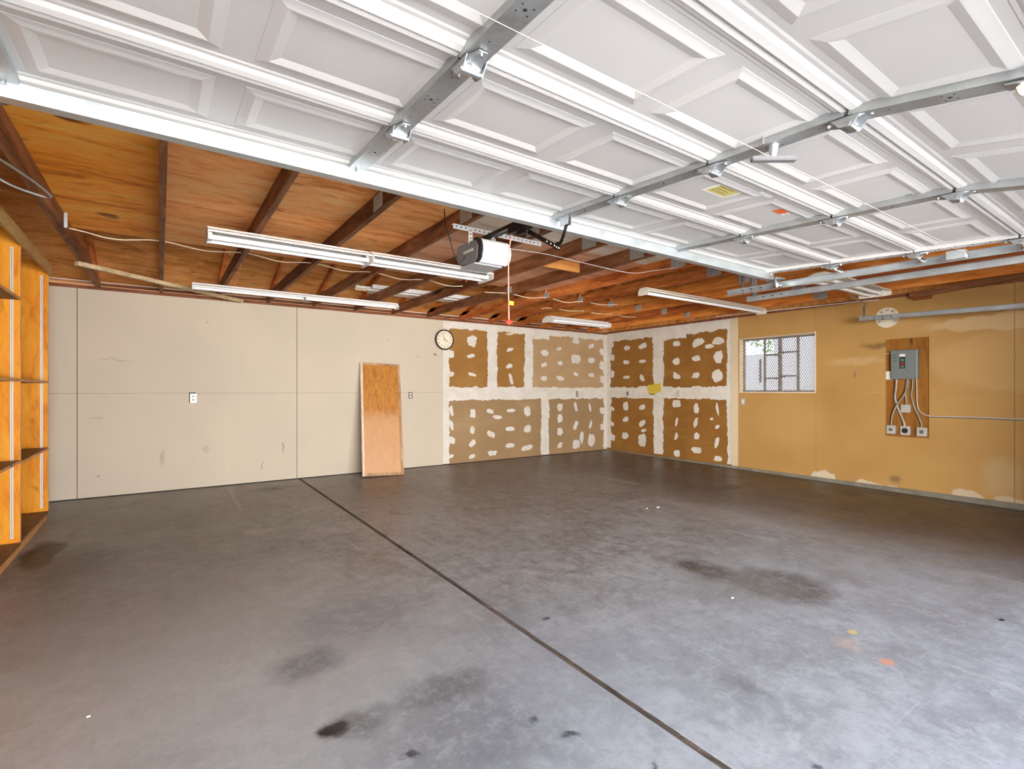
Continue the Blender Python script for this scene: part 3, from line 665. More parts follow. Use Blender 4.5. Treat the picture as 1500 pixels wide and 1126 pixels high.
# roof deck, sheet by sheet
ridge = roofz(3.72)
for i in range(4):
    a = XL - 0.1 + i * 2.44; b = min(a + 2.437, XR + 0.1)
    for (ya, yb) in ((8.05, 6.66), (6.657, 5.44), (5.437, 4.22), (4.217, 3.72)):
        za, zb_ = roofz(ya), roofz(yb)
        obj('roof_sheathing', prism([(ya, za), (yb, zb_), (yb, zb_ + 0.015), (ya, za + 0.015)], 'X', a, b), M['ply_brown'], ceil)
    obj('roof_sheathing', prism([(3.72, ridge), (-0.9, roofz(-0.9)), (-0.9, roofz(-0.9) + 0.015), (3.72, ridge + 0.015)], 'X', a, b), M['ply_brown'], ceil)
for xg in (XL - 0.12, XR + 0.06):
    obj('gable_end', prism([(-0.45, 2.49), (7.87, 2.49), (7.87, roofz(7.87)), (3.72, ridge), (-0.45, roofz(-0.45))], 'X', xg, xg + 0.06), M['ply_brown'], ceil)
# eave blocks over the plate between truss heels
for k in range(len(JX) - 1):
    obj('eave_block', B((JX[k] + 0.021, JX[k + 1] - 0.021, 7.752, 7.79, ZT + 0.058, 2.572)), M['plate_wood'], ceil)
obj('blocking', B((JX[6] + 0.020, JX[7] - 0.020, 3.98, 4.018, ZJ + 0.03, ZJ + HJ - 0.002)), M['block_wood'], ceil)
obj('blocking', B((JX[6] - 0.59, JX[6] - 0.020, 4.70, 4.738, ZJ + 0.03, ZJ + HJ - 0.002)), M['joist'], ceil)

# ---- window
win = struct(empty('window_1', (XR, 4.12, 1.245)))
wy0, wy1, wz0, wz1 = W
obj('window_sill', B((XR - 0.015, XR + 0.13, wy0 - 0.012, wy1 - 0.003, wz0 - 0.004, wz0 + 0.012)), M['window_edge'], win)
obj('window_jamb', B((XR - 0.006, XR + 0.13, wy1 - 0.016, wy1 - 0.002, wz0 + 0.012, wz1)), M['window_trim'], win)
obj('window_jamb', B((XR - 0.016, XR + 0.13, wy0 - 0.012, wy0 + 0.002, wz0 + 0.012, wz1 + 0.01)), M['window_edge'], win)
obj('window_header', B((XR - 0.006, XR + 0.13, wy0 + 0.002, wy1 - 0.016, wz1 - 0.014, wz1)), M['window_trim'], win)
xf = XR + 0.095
def fr(y_a, y_b, z_a, z_b, d=0.02): return (xf, xf + d, y_a, y_b, z_a, z_b)
obj('window_frame', B(fr(wy0 + 0.002, wy0 + 0.03, wz0 + 0.012, wz1 - 0.014), fr(wy1 - 0.045, wy1 - 0.016, wz0 + 0.012, wz1 - 0.014),
                      fr(wy0, wy1 - 0.02, wz0 + 0.012, wz0 + 0.035), fr(wy0, wy1 - 0.02, wz1 - 0.04, wz1 - 0.014)), M['steel_frame'], win)
for (ya, yb, d) in ((4.325, 4.355, 0.02), (4.075, 4.125, 0.035), (3.805, 3.84, 0.02)):
    obj('mullion', B(fr(ya, yb, wz0 + 0.03, wz1 - 0.03, d)), M['steel_frame'], win)
for (ya, yb, z) in ((4.125, 4.33, 1.845), (4.125, 4.33, 1.475), (3.835, 4.08, 1.875), (3.835, 4.08, 1.505)):
    mu = obj('muntin', B(fr(ya, yb, z - 0.012, z + 0.012)), M['steel_frame'], win)
    yy = 4.14 if ya > 4.1 else 4.035
    obj('latch', B((xf - 0.02, xf, yy - 0.02, yy + 0.03, z - 0.022, z + 0.012)), M['steel_frame'], mu)
for (ya, yb) in ((4.355, 4.675), (4.125, 4.325), (3.84, 4.075), (3.56, 3.805)):
    obj('pane', B((xf + 0.008, xf + 0.011, ya, yb, wz0 + 0.03, wz1 - 0.035)), M['glass'], win)
# expanded-steel security screen just inside the glass
bm = bmesh.new(); s_ = 0.040; rr = 0.0016
ya, yb, za, zb_ = wy0 + 0.004, wy1 - 0.02, wz0 + 0.014, wz1 - 0.016
hgt = zb_ - za; slope = 1.7
for sgn in (1, -1):
    c = -hgt / slope - 0.02
    while c < (yb - ya) + 0.02:
        p = []
        for t in (0.0, 1.0):
            yy = c + (hgt / slope) * t; zz = hgt * t
            p.append([yy, zz])
        (ya1, z1_), (ya2, z2_) = p
        L_ = yb - ya
        # clip to the opening
        if ya1 < 0: z1_ = z1_ + (0 - ya1) * slope; ya1 = 0
        if ya2 > L_: z2_ = z2_ - (ya2 - L_) * slope; ya2 = L_
        if z2_ - z1_ > 0.01:
            P1 = (XR + 0.07, ya + ya1 if sgn > 0 else yb - ya1, za + z1_); P2 = (XR + 0.07, ya + ya2 if sgn > 0 else yb - ya2, za + z2_)
            join(bm, bar(P1, P2, 0.0085, 0.003, (1, 0, 0)))
        c += 0.0340
sc_ = obj('security_screen', bm, M['mesh'], win); sc_['kind'] = 'stuff'

# ================================================================== OUTSIDE
drv = obj('driveway', B((-14, 18, -16, -0.5, -0.25, -0.14)), M['driveway']); struct(drv)
gnd = obj('side_yard_ground', B((XR + 0.2, 18, -0.49, 14, -0.25, -0.12)), M['driveway']); struct(gnd)
nb = obj('neighbour_wall', B((10.6, 10.8, 2.2, 5.55, -0.12, 3.2)), M['stucco_out'])
tag(nb, 'tall white stucco wall seen through the right panes of the window', 'wall')
fnc = empty('garden_wall', (10.7, 6.6, -0.12)); tag(fnc, 'low whitish garden wall seen through the left window pane', 'wall')
obj('wall_body', B((10.62, 10.78, 5.551, 9.0, -0.12, 2.06)), M['stucco_out'], fnc)
for yy in (5.86, 6.48): obj('slot', B((10.61, 10.625, yy - 0.02, yy + 0.02, 1.45, 1.95)), M['hole'], fnc)
shr = empty('leafy_tree', (12.2, 6.3, -0.12)); tag(shr, 'sunlit leafy tree rising over the garden wall outside the window', 'tree')
obj('trunk', CY((12.2, 6.3, -0.12), (12.25, 6.35, 2.4), 0.08, 10, 0.05), M['bark'], shr)
bm = bmesh.new(); rnd = random.Random(5)
for i in range(900):
    v = Vector((rnd.gauss(0, 1), rnd.gauss(0, 1), rnd.gauss(0, 1))).normalized() * rnd.uniform(0.55, 1.0)
    c = Vector((12.2 + v.x * 0.8, 6.2 + v.y * 1.1, 2.75 + v.z * 0.62)); sz = rnd.uniform(0.04, 0.08)
    a_, u, q = basis((rnd.uniform(-1, 1), rnd.uniform(-1, 1), rnd.uniform(-1, 1) + 0.01))
    vs = [bm.verts.new(c + a_ * sz), bm.verts.new(c + u * sz * 0.5), bm.verts.new(c - a_ * sz), bm.verts.new(c - u * sz * 0.5)]
    bm.faces.new(vs)
lf = obj('foliage', bm, M['leaf'], shr); lf['kind'] = 'stuff'

# ================================================================== GARAGE DOOR (open, overhead)
DX0, DX1 = -0.46, 4.50
# stile-underside hinge line of the section joints (y, z), from the back edge to the bottom edge near the opening
DP = [(2.400, 2.320), (1.862, 2.290), (1.312, 2.259), (0.772, 2.232), (0.245, 2.125)]
OFF = 0.032
gd = empty('garage_door', (2.02, 1.3, 2.3))
tag(gd, 'white panelled sectional garage door rolled open overhead on steel tracks', 'garage door')
STX = [(-0.43, 0.075), (0.76, 0.075), (1.985, 0.075), (3.16, 0.075), (4.45, 0.08)]
def frame_of(i):
    a = Vector((0, DP[i + 1][0], DP[i + 1][1])); b = Vector((0, DP[i][0], DP[i][1])); d = (b - a); L_ = d.length; d.normalize()
    nrm = Vector((0, d.z, -d.y))          # points down into the garage
    if nrm.z > 0: nrm = -nrm
    return a, d, nrm, L_
def tr(bm, i):
    """local (x, v along the section, n downward) -> world"""
    a, d, nrm, L_ = frame_of(i)
    for v in bm.verts:
        x, s, n_ = v.co; v.co = Vector((x, 0, 0)) + a + d * s + nrm * n_
    return bm
for i in range(4):
    a, d, nrm, L_ = frame_of(i)
    bm = bmesh.new()
    # section skin and its folded rails: profile in (s, n), n = -OFF is the sheet face
    z = -OFF
    prof = [(0.002, z - 0.03), (0.002, z + 0.017), (0.014, z + 0.019), (0.022, z + 0.012), (0.034, z + 0.010), (0.046, z + 0.003), (0.056, z + 0.003), (0.060, z),
            (L_ - 0.070, z), (L_ - 0.062, z + 0.003), (L_ - 0.048, z + 0.004), (L_ - 0.034, z + 0.013), (L_ - 0.012, z + 0.019), (L_ - 0.002, z + 0.014), (L_ - 0.002, z - 0.03)]
    prism(prof, 'X', DX0, DX1, bm)
    sec = obj('door_section', tr(bm, i), M['door_white'], gd)
    # embossed panels
    npan = 8; pitch = (DX1 - DX0 - 0.10) / npan
    for k in range(npan):
        xa = DX0 + 0.05 + pitch * k + 0.045; xb = DX0 + 0.05 + pitch * (k + 1) - 0.045; sa = 0.088; sb = L_ - 0.098
        bm = bmesh.new(); rings = []
        for (ins, hgt_) in ((0, -0.001), (0.002, 0.0015), (0.032, 0.0075), (0.036, 0.0080), (0.062, 0.0012), (0.066, 0.0)):
            rings.append([bm.verts.new((x, s, z + hgt_)) for x, s in ((xa + ins, sa + ins), (xb - ins, sa + ins), (xb - ins, sb - ins), (xa + ins, sb - ins))])
        for r0, r1 in zip(rings, rings[1:]):
            for j in range(4): bm.faces.new((r0[j], r0[(j + 1) % 4], r1[(j + 1) % 4], r1[j]))
        o = obj('embossed_panel', tr(bm, i), M['door_white'], sec)
    # stiles
    for j, (sx, sw) in enumerate(STX):
        bm = bmesh.new(); e0 = 0.006; e1 = L_ - 0.006
        if j == 4:
            addbox(bm, (sx - 0.05, sx + 0.03, e0, e1, z + 0.001, -0.004))
            stl = obj('end_stile', tr(bm, i), M['door_white'], gd)
            hb = bmesh.new()
            for q in range(6):
                s1 = 0.05 + q * (L_ - 0.10) / 5
                addcyl(hb, (sx - 0.03, s1, -0.006), (sx - 0.03, s1, -0.0032), 0.009, 10); addcyl(hb, (sx + 0.01, s1 + 0.03, -0.006), (sx + 0.01, s1 + 0.03, -0.0032), 0.006, 10)
            o = obj('bolt_holes', tr(hb, i), M['hole'], stl); o['kind'] = 'stuff'
        else:
            addbox(bm, (sx - sw / 2, sx + sw / 2, e0, e1, -0.0015, 0.0)); addbox(bm, (sx - sw / 2, sx - sw / 2 + 0.0015, e0, e1, z, -0.0015)); addbox(bm, (sx + sw / 2 - 0.0015, sx + sw / 2, e0, e1, z, -0.0015))
            for tt in (0.3, 0.7): addbox(bm, (sx - sw / 2 - 0.018, sx - sw / 2, L_ * tt, L_ * tt + 0.028, z + 0.0005, z + 0.003))
            stl = obj('stile', tr(bm, i), M['galv_dark'], gd)
            hb = bmesh.new()
            for (dx, ds, r_) in ((0.0, 0.26, 0.006), (-0.018, 0.245, 0.0028), (0.018, 0.245, 0.0028), (-0.018, 0.275, 0.0028), (0.018, 0.275, 0.0028), (-0.006, 0.10, 0.0025), (-0.006, 0.42, 0.0025)):
                addcyl(hb, (sx + dx, ds, -0.0005), (sx + dx, ds, 0.0006), r_, 10)
            o = obj('bolt_holes', tr(hb, i), M['hole'], stl); o['kind'] = 'stuff'
# hinges over the joints
for i in (1, 2, 3):
    a, d, nrm, L_ = frame_of(i - 1)          # joint line = start (a) of section i-1
    for j, (sx, sw) in enumerate(STX):
        hx = sx if j < 4 else sx - 0.005
        hl = empty('hinge', (hx, a.y, a.z), gd)
        def pt(x, s, n_): return a + d * s + nrm * n_ + Vector((x, 0, 0))
        bm = bmesh.new()
        # two leaves, wide at the knuckle, narrow at the feet
        for sg, ln in ((1, 0.085), (-1, 0.080)):
            p = [(-0.034, 0.0), (0.034, 0.0), (0.030, ln * 0.45), (0.014, ln), (-0.014, ln), (-0.030, ln * 0.45)]
            A = [bm.verts.new(pt(hx + x, s * sg, 0.003 if s else 0.020)) for x, s in p]; C = [bm.verts.new(pt(hx + x, s * sg, 0.006 if s else 0.023)) for x, s in p]
            for q in range(6): bm.faces.new((A[q], A[(q + 1) % 6], C[(q + 1) % 6], C[q]))
            bm.faces.new(A[::-1]); bm.faces.new(C)
        for sg in (-1, 1):                      # side ears
            x_ = hx + sg * 0.034
            P = [pt(x_, -0.045, 0.004), pt(x_, 0.050, 0.004), pt(x_, 0.022, 0.034), pt(x_, -0.018, 0.040)]
            Q = [p_ + Vector((0.002, 0, 0)) for p_ in P]
            A = [bm.verts.new(p_) for p_ in P]; C = [bm.verts.new(p_) for p_ in Q]
            for q in range(4): bm.faces.new((A[q], A[(q + 1) % 4], C[(q + 1) % 4], C[q]))
            bm.faces.new(A[::-1]); bm.faces.new(C)
        obj('hinge_leaf', bm, M['galv'], hl)
        obj('hinge_knuckle', CY(pt(hx - 0.036, -0.004, 0.026), pt(hx + 0.036, -0.004, 0.026), 0.0115, 14), M['bolt'], hl, smooth=True)
        bm = bmesh.new()
        for (s1, x1_) in ((0.070, 0.0), (-0.066, 0.0), (0.035, 0.018), (0.035, -0.018)):
            addcyl(bm, pt(hx + x1_, s1, 0.004), pt(hx + x1_, s1, 0.013), 0.0065, 6)
        o = obj('hex_bolts', bm, M['bolt'], hl)
        if j == 4:
            bm = bmesh.new(); addcyl(bm, pt(hx, 0, 0.030), pt(hx + 0.155, 0, 0.030), 0.0055, 8); obj('roller_stem', bm, M['bolt'], hl)
            bm = bmesh.new(); addcyl(bm, pt(hx + 0.135, 0, 0.030), pt(hx + 0.155, 0, 0.030), 0.022, 16); obj('roller', bm, M['bolt'], hl, smooth=True)
# U-strut along the back edge
a, d, nrm, L_ = frame_of(0)
bm = bmesh.new()
prism([(L_ - 0.030, -0.008), (L_ + 0.006, -0.008), (L_ + 0.006, -0.004), (L_ - 0.026, -0.004), (L_ - 0.026, 0.046), (L_ + 0.030, 0.046), (L_ + 0.030, 0.050), (L_ - 0.030, 0.050)], 'X', DX0, DX1 + 0.02, bm)
stt = obj('strut', tr(bm, 0), M['strut'], gd)
addb = bmesh.new()
for sx, sw in STX:
    addcyl(addb, (sx, L_ - 0.045, 0.0), (sx, L_ - 0.045, 0.012), 0.007, 6)
obj('strut_bolts', tr(addb, 0), M['bolt'], gd)
# top roller bracket at the right end
tb = empty('top_bracket', (4.45, 2.36, 2.30), gd)
obj('bracket_arm', bar((4.47, 2.33, 2.275), (4.55, 2.36, 2.225), 0.05, 0.004, (0, 1, 0)), M['galv'], tb)
obj('bracket_foot', B((4.44, 4.53, 2.27, 2.36, 2.262, 2.268)), M['galv'], tb)
obj('roller', CY((4.54, 2.36, 2.225), (4.60, 2.36, 2.225), 0.022, 14), M['bolt'], tb)
cb = empty('cable_bracket', (4.50, 1.10, 2.25), gd)
obj('bracket_plate', B((4.48, 4.55, 1.05, 1.15, 2.185, 2.242)), M['strut'], cb)
obj('bracket_bolts', B((4.49, 4.51, 1.035, 1.05, 2.21, 2.225), (4.525, 4.54, 1.035, 1.05, 2.21, 2.225)), M['bolt'], cb)
# stickers on the underside
def sticker(i, xa, xb, sa, sb, mat, name='sticker', n_=0.0015, lab=None, par=gd, z=-OFF):
    bm = B((xa, xb, sa, sb, z + 0.0, z + n_)); o = obj(name, tr(bm, i), M[mat], par)
    if lab: o['label'] = lab
    return o
s1 = sticker(1, 2.27, 2.46, 0.10, 0.25, 'sticker_white', lab='yellow and white warning sticker')
sticker(1, 2.285, 2.445, 0.115, 0.235, 'sticker_yellow', 'printed_field', 0.0022, None, s1)
for q in range(4): sticker(1, 2.30, 2.40 + 0.01 * (q % 2), 0.135 + q * 0.025, 0.138 + q * 0.025, 'ink', 'text_line', 0.0028, None, s1)
s2 = sticker(1, 2.52, 2.64, 0.075, 0.10, 'sticker_white', lab='curled white sticker edge')
s3 = sticker(1, 2.86, 2.99, 0.105, 0.20, 'sticker_white', lab='orange and white sticker')
sticker(1, 2.86, 2.945, 0.105, 0.20, 'sticker_orange', 'printed_field', 0.0022, None, s3)
for q in range(3): sticker(1, 2.95, 2.985, 0.125 + q * 0.025, 0.129 + q * 0.025, 'ink', 'text_line', 0.0022, None, s3)
# lock handle hanging from the centre stile
lk = empty('lock_handle', (1.985, 1.05, 2.2), gd); lk['label'] = 'dark grey turn handle with release cords'
a, d, nrm, L_ = frame_of(2)
def pt2(x, s, n_): return a + d * s + nrm * n_ + Vector((x, 0, 0))
obj('lock_body', CY(pt2(1.985, 0.27, 0.0), pt2(1.985, 0.27, 0.045), 0.020, 16, 0.012), M['galv'], lk, smooth=True)
obj('lock_pin', CY(pt2(1.935, 0.285, -0.045), pt2(1.935, 0.285, 0.004), 0.004, 8), M['bolt'], lk)
hb = bar(pt2(1.925, 0.325, 0.052), pt2(2.055, 0.215, 0.052), 0.030, 0.018); bmesh.ops.bevel(hb, geom=hb.edges[:], offset=0.003, segments=2, affect='EDGES')
obj('turn_handle', hb, M['dark_grey'], lk)
obj('release_cord', TU([(-0.40, 1.035, 2.178), (1.935, 1.032, 2.186)], 0.0005, 5, 0), M['string'], lk)
obj('release_cord', TU([(2.05, 1.030, 2.186), (4.38, 1.035, 2.200)], 0.0005, 5, 0), M['string'], lk)
# pull handle on the bottom section
ph = empty('lift_handle', (1.985, 0.33, 2.12), gd)
a, d, nrm, L_ = frame_of(3)
def pt3(x, s, n_): return a + d * s + nrm * n_ + Vector((x, 0, 0))
obj('handle_plate', bar(pt3(1.985, 0.0, 0.006), pt3(1.985, 0.13, 0.006), 0.05, 0.005), M['galv'], ph)
obj('handle_grip', TU([pt3(1.985, 0.00, 0.008), pt3(1.985, 0.01, 0.035), pt3(1.985, 0.08, 0.035), pt3(1.985, 0.10, 0.010)], 0.012, 8, 5), M['fix_cream'], ph, smooth=True)

# ---- horizontal tracks with hangers
def track(name, x, y0_, z0_, y1_, z1_, hangers, label, flip=1):
    t = empty(name, (x, y1_, z1_)); tag(t, label, 'track', 'horizontal garage door tracks')
    prof = [(-0.012, -0.027), (0.014, -0.027), (0.018, -0.020), (0.018, 0.020), (0.014, 0.027), (-0.012, 0.027), (-0.012, 0.0245), (0.0125, 0.0245), (0.0155, 0.019), (0.0155, -0.019), (0.0125, -0.0245), (-0.012, -0.0245)]
    bm = bmesh.new()
    for (yy, zz) in ((y0_, z0_), (y1_, z1_)):
        for u, v in prof: bm.verts.new((x + u * flip, yy, zz + v))
    bm.verts.ensure_lookup_table(); n = len(prof)
    for i in range(n): bm.faces.new((bm.verts[i], bm.verts[(i + 1) % n], bm.verts[n + (i + 1) % n], bm.verts[n + i]))
    bm.faces.new([bm.verts[i] for i in range(n)][::-1]); bm.faces.new([bm.verts[n + i] for i in range(n)])
    obj('channel', bm, M['strut'], t)
    bm = bmesh.new()
    for q in range(3):
        tt = 0.86 + q * 0.035; yy = y0_ + (y1_ - y0_) * tt; zz = z0_ + (z1_ - z0_) * tt
        addbox(bm, (x - 0.013 if flip < 0 else x - 0.0130, x - 0.012 if flip < 0 else x - 0.0118, yy - 0.012, yy + 0.012, zz - 0.027, zz - 0.022))
        addbox(bm, (x - 0.0195, x - 0.0182, yy - 0.012, yy + 0.012, zz - 0.004, zz + 0.004))
    o = obj('slots', bm, M['hole'], t); o['kind'] = 'stuff'
    for (pa, pb) in hangers:
        hg = obj('hanger_angle', bar(pa, pb, 0.032, 0.003, (0, 1, 0)), M['galv'], t)
        obj('angle_leg', bar(Vector(pa) + Vector((0.015, 0.014, 0)), Vector(pb) + Vector((0.015, 0.014, 0)), 0.030, 0.003, (1, 0, 0)), M['galv'], hg)
        hb = bmesh.new(); A = Vector(pa); Bv = Vector(pb)
        for q in range(5):
            p = A.lerp(Bv, (q + 0.5) / 5); addbox(hb, (p.x - 0.005, p.x + 0.005, p.y - 0.0022, p.y + 0.0022, p.z - 0.005, p.z + 0.005))
        o = obj('hanger_holes', hb, M['hole'], hg); o['kind'] = 'stuff'
    return t
track('door_track', 4.63, 0.35, 2.215, 2.90, 2.245, [((4.63, 2.72, 2.27), (4.63, 2.72, 2.50)), ((4.66, 2.66, 2.25), (4.74, 2.66, 2.50))],
      'galvanised track along the right edge of the open garage door')
track('door_track', 5.06, 0.35, 2.215, 2.93, 2.235, [((5.06, 2.86, 2.25), (5.06, 2.86, 2.50)), ((5.00, 2.80, 2.49), (5.09, 2.86, 2.26))],
      'second galvanised track, just right of the open door\'s own track', -1)
track('door_track', 7.36, 0.2, 2.135, 2.77, 2.195, [((7.36, 2.70, 2.20), (7.36, 2.70, 2.36))],
      'galvanised track crossing in front of the round dial on the ochre wall')
tl = track('door_track', -0.54, 0.35, 2.215, 2.48, 2.245, [((-0.52, 2.42, 2.25), (-0.455, 2.80, 2.47))],
      'track with a perforated steel brace at the upper left end of the open garage door')
# steel angle the right-hand hanger drops from
ha = obj('hanger_bar', bar((6.92, 2.70, 2.44), (7.42, 2.70, 2.375), 0.032, 0.004, (0, 0, 1)), M['galv_dark'])
tag(ha, 'short steel angle bar carrying the track hanger under the boxy light', 'bar')

# ================================================================== DOOR OPENER
op = empty('garage_door_opener', (1.96, 3.2, 2.17))
tag(op, 'grey and white garage door opener hung below the joists', 'door opener')
prof = [(3.10, 2.360), (3.36, 2.368), (3.38, 2.34), (3.38, 2.25), (3.34, 2.212), (3.12, 2.196), (3.075, 2.215), (3.065, 2.31)]
bm = prism(prof, 'X', 1.845, 2.09); bmesh.ops.bevel(bm, geom=bm.edges[:], offset=0.008, segments=2, affect='EDGES')
obj('housing', bm, M['grey_plastic'], op, smooth=True)
prof = [(3.14, 2.374), (3.095, 2.372), (3.060, 2.358), (3.036, 2.330), (3.024, 2.295), (3.022, 2.262), (3.030, 2.232), (3.048, 2.210), (3.075, 2.198), (3.10, 2.196), (3.14, 2.25)]
bm = prism(prof, 'X', 1.858, 2.102); bmesh.ops.bevel(bm, geom=[e for e in bm.edges], offset=0.004, segments=2, affect='EDGES')
lens = obj('light_lens', bm, M['lens'], op, smooth=True)
for q in range(4):
    obj('vent_slot', bar((1.995 + q * 0.022, 3.030, 2.226), (2.012 + q * 0.022, 3.0245, 2.246), 0.004, 0.003, (0, 1, 0)), M['grey_plastic'], lens)
bm = prism([(a_ - 0.004, b_ + 0.002) if b_ > 2.25 else (a_ - 0.003, b_ - 0.003) for a_, b_ in prof], 'X', 1.850, 1.862); obj('trim_band', bm, M['black'], op)
obj('underside_panel', B((1.85, 2.085, 3.12, 3.33, 2.190, 2.200)), M['grey_under'], op)
obj('label_plate', B((1.842, 1.8455, 3.14, 3.27, 2.285, 2.303)), M['socket'], op)
# rail, trolley, arm
rl = empty('opener_rail', (1.96, 1.5, 2.39)); tag(rl, 'black steel opener rail running from the opener forward over the door', 'rail')
obj('rail_bar', prism([(1.945, 2.385), (1.975, 2.385), (1.975, 2.392), (1.963, 2.392), (1.963, 2.418), (1.957, 2.418), (1.957, 2.392), (1.945, 2.392)], 'Y', -0.28, 3.25), M['black_steel'], rl)
tro = empty('trolley', (1.96, 2.72, 2.37)); tro.parent = rl; tro.location = Vector((1.96, 2.72, 2.37)) - rl.location
obj('trolley_body', B((1.93, 1.99, 2.62, 2.82, 2.335, 2.385), (1.945, 1.975, 2.66, 2.74, 2.31, 2.335), bev=0.003), M['black_steel'], tro)
obj('chain_links', B((1.935, 1.941, 2.52, 3.06, 2.378, 2.386), (1.979, 1.985, 2.52, 3.06, 2.378, 2.386)), M['black_steel'], tro)
am = empty('door_arm', (2.0, 2.4, 2.2)); am.parent = rl; am.location = Vector((2.0, 2.4, 2.2)) - rl.location
obj('straight_arm', bar((1.985, 2.66, 2.325), (1.985, 2.335, 2.135), 0.004, 0.028, (0, 0, 1)), M['black_steel'], am)
bm = bmesh.new()
cp = [(1.990, 2.385, 2.175), (1.990, 2.345, 2.168), (1.990, 2.32, 2.195), (1.990, 2.295, 2.245), (1.990, 2.275, 2.285)]
for p, q in zip(cp, cp[1:]): join(bm, bar(p, q, 0.004, 0.026, (0, 0, 1)))
obj('curved_arm', bm, M['black_steel'], am)
bm = bmesh.new()
for (yy, zz) in ((2.345, 2.142), (2.365, 2.153), (2.385, 2.166), (2.42, 2.186), (2.46, 2.209)):
    addcyl(bm, (1.979, yy, zz), (1.9815, yy, zz), 0.0055, 8)
o = obj('arm_holes', bm, M['fix_cream'], am); o['kind'] = 'stuff'
obj('door_bracket', B((1.970, 1.974, 2.25, 2.32, 2.262, 2.315), (1.996, 2.000, 2.25, 2.32, 2.262, 2.315), (1.965, 2.005, 2.25, 2.33, 2.312, 2.318)), M['galv'], am)
# perforated hanger angle and straps
pa = empty('perforated_hanger', (2.1, 3.22, 2.46)); tag(pa, 'white perforated angle iron the opener hangs from', 'bracket')
bm = bmesh.new(); addbox(bm, (1.72, 2.52, 3.20, 3.203, 2.44, 2.475)); addbox(bm, (1.72, 2.52, 3.203, 3.235, 2.472, 2.475))
obj('angle', bm, M['fix_white'], pa)
bm = bmesh.new()
for q in range(20): addcyl(bm, (1.745 + q * 0.039, 3.1985, 2.458), (1.745 + q * 0.039, 3.1998, 2.458), 0.0058, 8)
o = obj('angle_holes', bm, M['hole'], pa); o['kind'] = 'stuff'
for x_ in (1.86, 2.06):
    sp_ = obj('strap', B((x_ - 0.016, x_ + 0.016, 3.194, 3.1975, 2.345, 2.47)), M['fix_white'], pa)
    bm = bmesh.new()
    for q in range(4): addcyl(bm, (x_, 3.1925, 2.365 + q * 0.027), (x_, 3.1939, 2.365 + q * 0.027), 0.0055, 8)
    o = obj('strap_holes', bm, M['hole'], sp_); o['kind'] = 'stuff'
# emergency rope
rp2 = empty('release_rope', (1.955, 2.84, 1.74)); tag(rp2, 'red and white emergency release rope hanging with a red handle and yellow tag', 'rope')
obj('cord', TU([(1.955, 2.80, 2.335), (1.953, 2.84, 2.20), (1.955, 2.84, 1.76)], 0.0045, 8, 4), M['rope'], rp2, smooth=True)
bm = CY((1.93, 2.84, 1.748), (1.98, 2.84, 1.748), 0.011, 10); addcyl(bm, (1.955, 2.84, 1.73), (1.955, 2.84, 1.765), 0.009, 8)
obj('pull_handle', bm, M['red'], rp2, smooth=True)
tg = B((1.950, 1.985, 2.826, 2.829, 1.862, 1.888)); obj('tag', tg, M['yellow_tag'], rp2)
pc = obj('power_cord', TU([(1.70, 3.30, 2.60), (1.705, 3.29, 2.47), (1.73, 3.28, 2.40), (1.755, 3.27, 2.30), (1.785, 3.26, 2.235), (1.825, 3.25, 2.235), (1.843, 3.25, 2.27)], 0.0045, 7, 5), M['black'], smooth=True)
tag(pc, 'thin black power cord dropping from the ceiling to the opener', 'cord')

# ================================================================== LIGHTS
def fixture(x0_, x1_, y, zb, label, wide=0.29, hood=0.098, mat='fix_white', tubes=2, joint=False, group='fluorescent shop lights'):
    L_ = x1_ - x0_; f = empty('fluorescent_light', ((x0_ + x1_) / 2, y, zb + hood)); tag(f, label, 'light', group)
    zt = zb + hood; hw = wide / 2; t = 0.003
    ze = zb + hood * 0.50
    prof = [(y - hw, ze - 0.012), (y - hw, ze), (y - 0.050, zt - 0.014), (y - 0.045, zt), (y + 0.045, zt), (y + 0.050, zt - 0.014), (y + hw, ze), (y + hw, ze - 0.012), (y + hw - t, ze - 0.012), (y + hw - t, ze - 0.004), (y + 0.046, zt - 0.020), (y - 0.046, zt - 0.020), (y - hw + t, ze - 0.004), (y - hw + t, ze - 0.012)]
    obj('reflector', prism(prof, 'X', x0_, x1_), M[mat], f)
    for x_, sg in ((x0_, -1), (x1_, 1)):
        obj('end_plate', prism([(y - hw, zb - 0.008), (y - hw, ze), (y - 0.05, zt), (y + 0.05, zt), (y + hw, ze), (y + hw, zb - 0.008), (y + hw * 0.7, zb - 0.014), (y - hw * 0.7, zb - 0.014)], 'X', x_, x_ + sg * 0.003), M[mat], f)
    ys = (-0.06, 0.06) if tubes == 2 else (0.0,)
    for dy in ys:
        obj('tube', CY((x0_ + 0.03, y + dy, zb + 0.018), (x1_ - 0.03, y + dy, zb + 0.018), 0.018, 14), M['tube'], f, smooth=True)
        for x_ in (x0_ + 0.004, x1_ - 0.030):
            obj('socket', B((x_, x_ + 0.026, y + dy - 0.014, y + dy + 0.014, zb - 0.002, zt - 0.022)), M['socket'], f)
    for x_ in (min(JX, key=lambda q: abs(q - x0_ - 0.25)), min(JX, key=lambda q: abs(q - x1_ + 0.25))):
        if zt < ZJ - 0.002: obj('hanger_wire', CY((x_, y, zt), (x_, y, ZJ), 0.002, 6), M['bolt'], f)
    return f
fixture(0.285, 1.49, 4.36, 2.388, 'white two-tube shop light, left one of the long pair nearer the door')
fixture(1.495, 2.70, 4.34, 2.388, 'white two-tube shop light, right one of the long pair nearer the door')
fixture(0.295, 1.485, 6.68, 2.412, 'white shop light, left one of the pair close to the back wall', 0.16, 0.07, tubes=1)
fixture(1.49, 2.70, 6.68, 2.412, 'white shop light, right one of the pair close to the back wall', 0.16, 0.07, tubes=1)
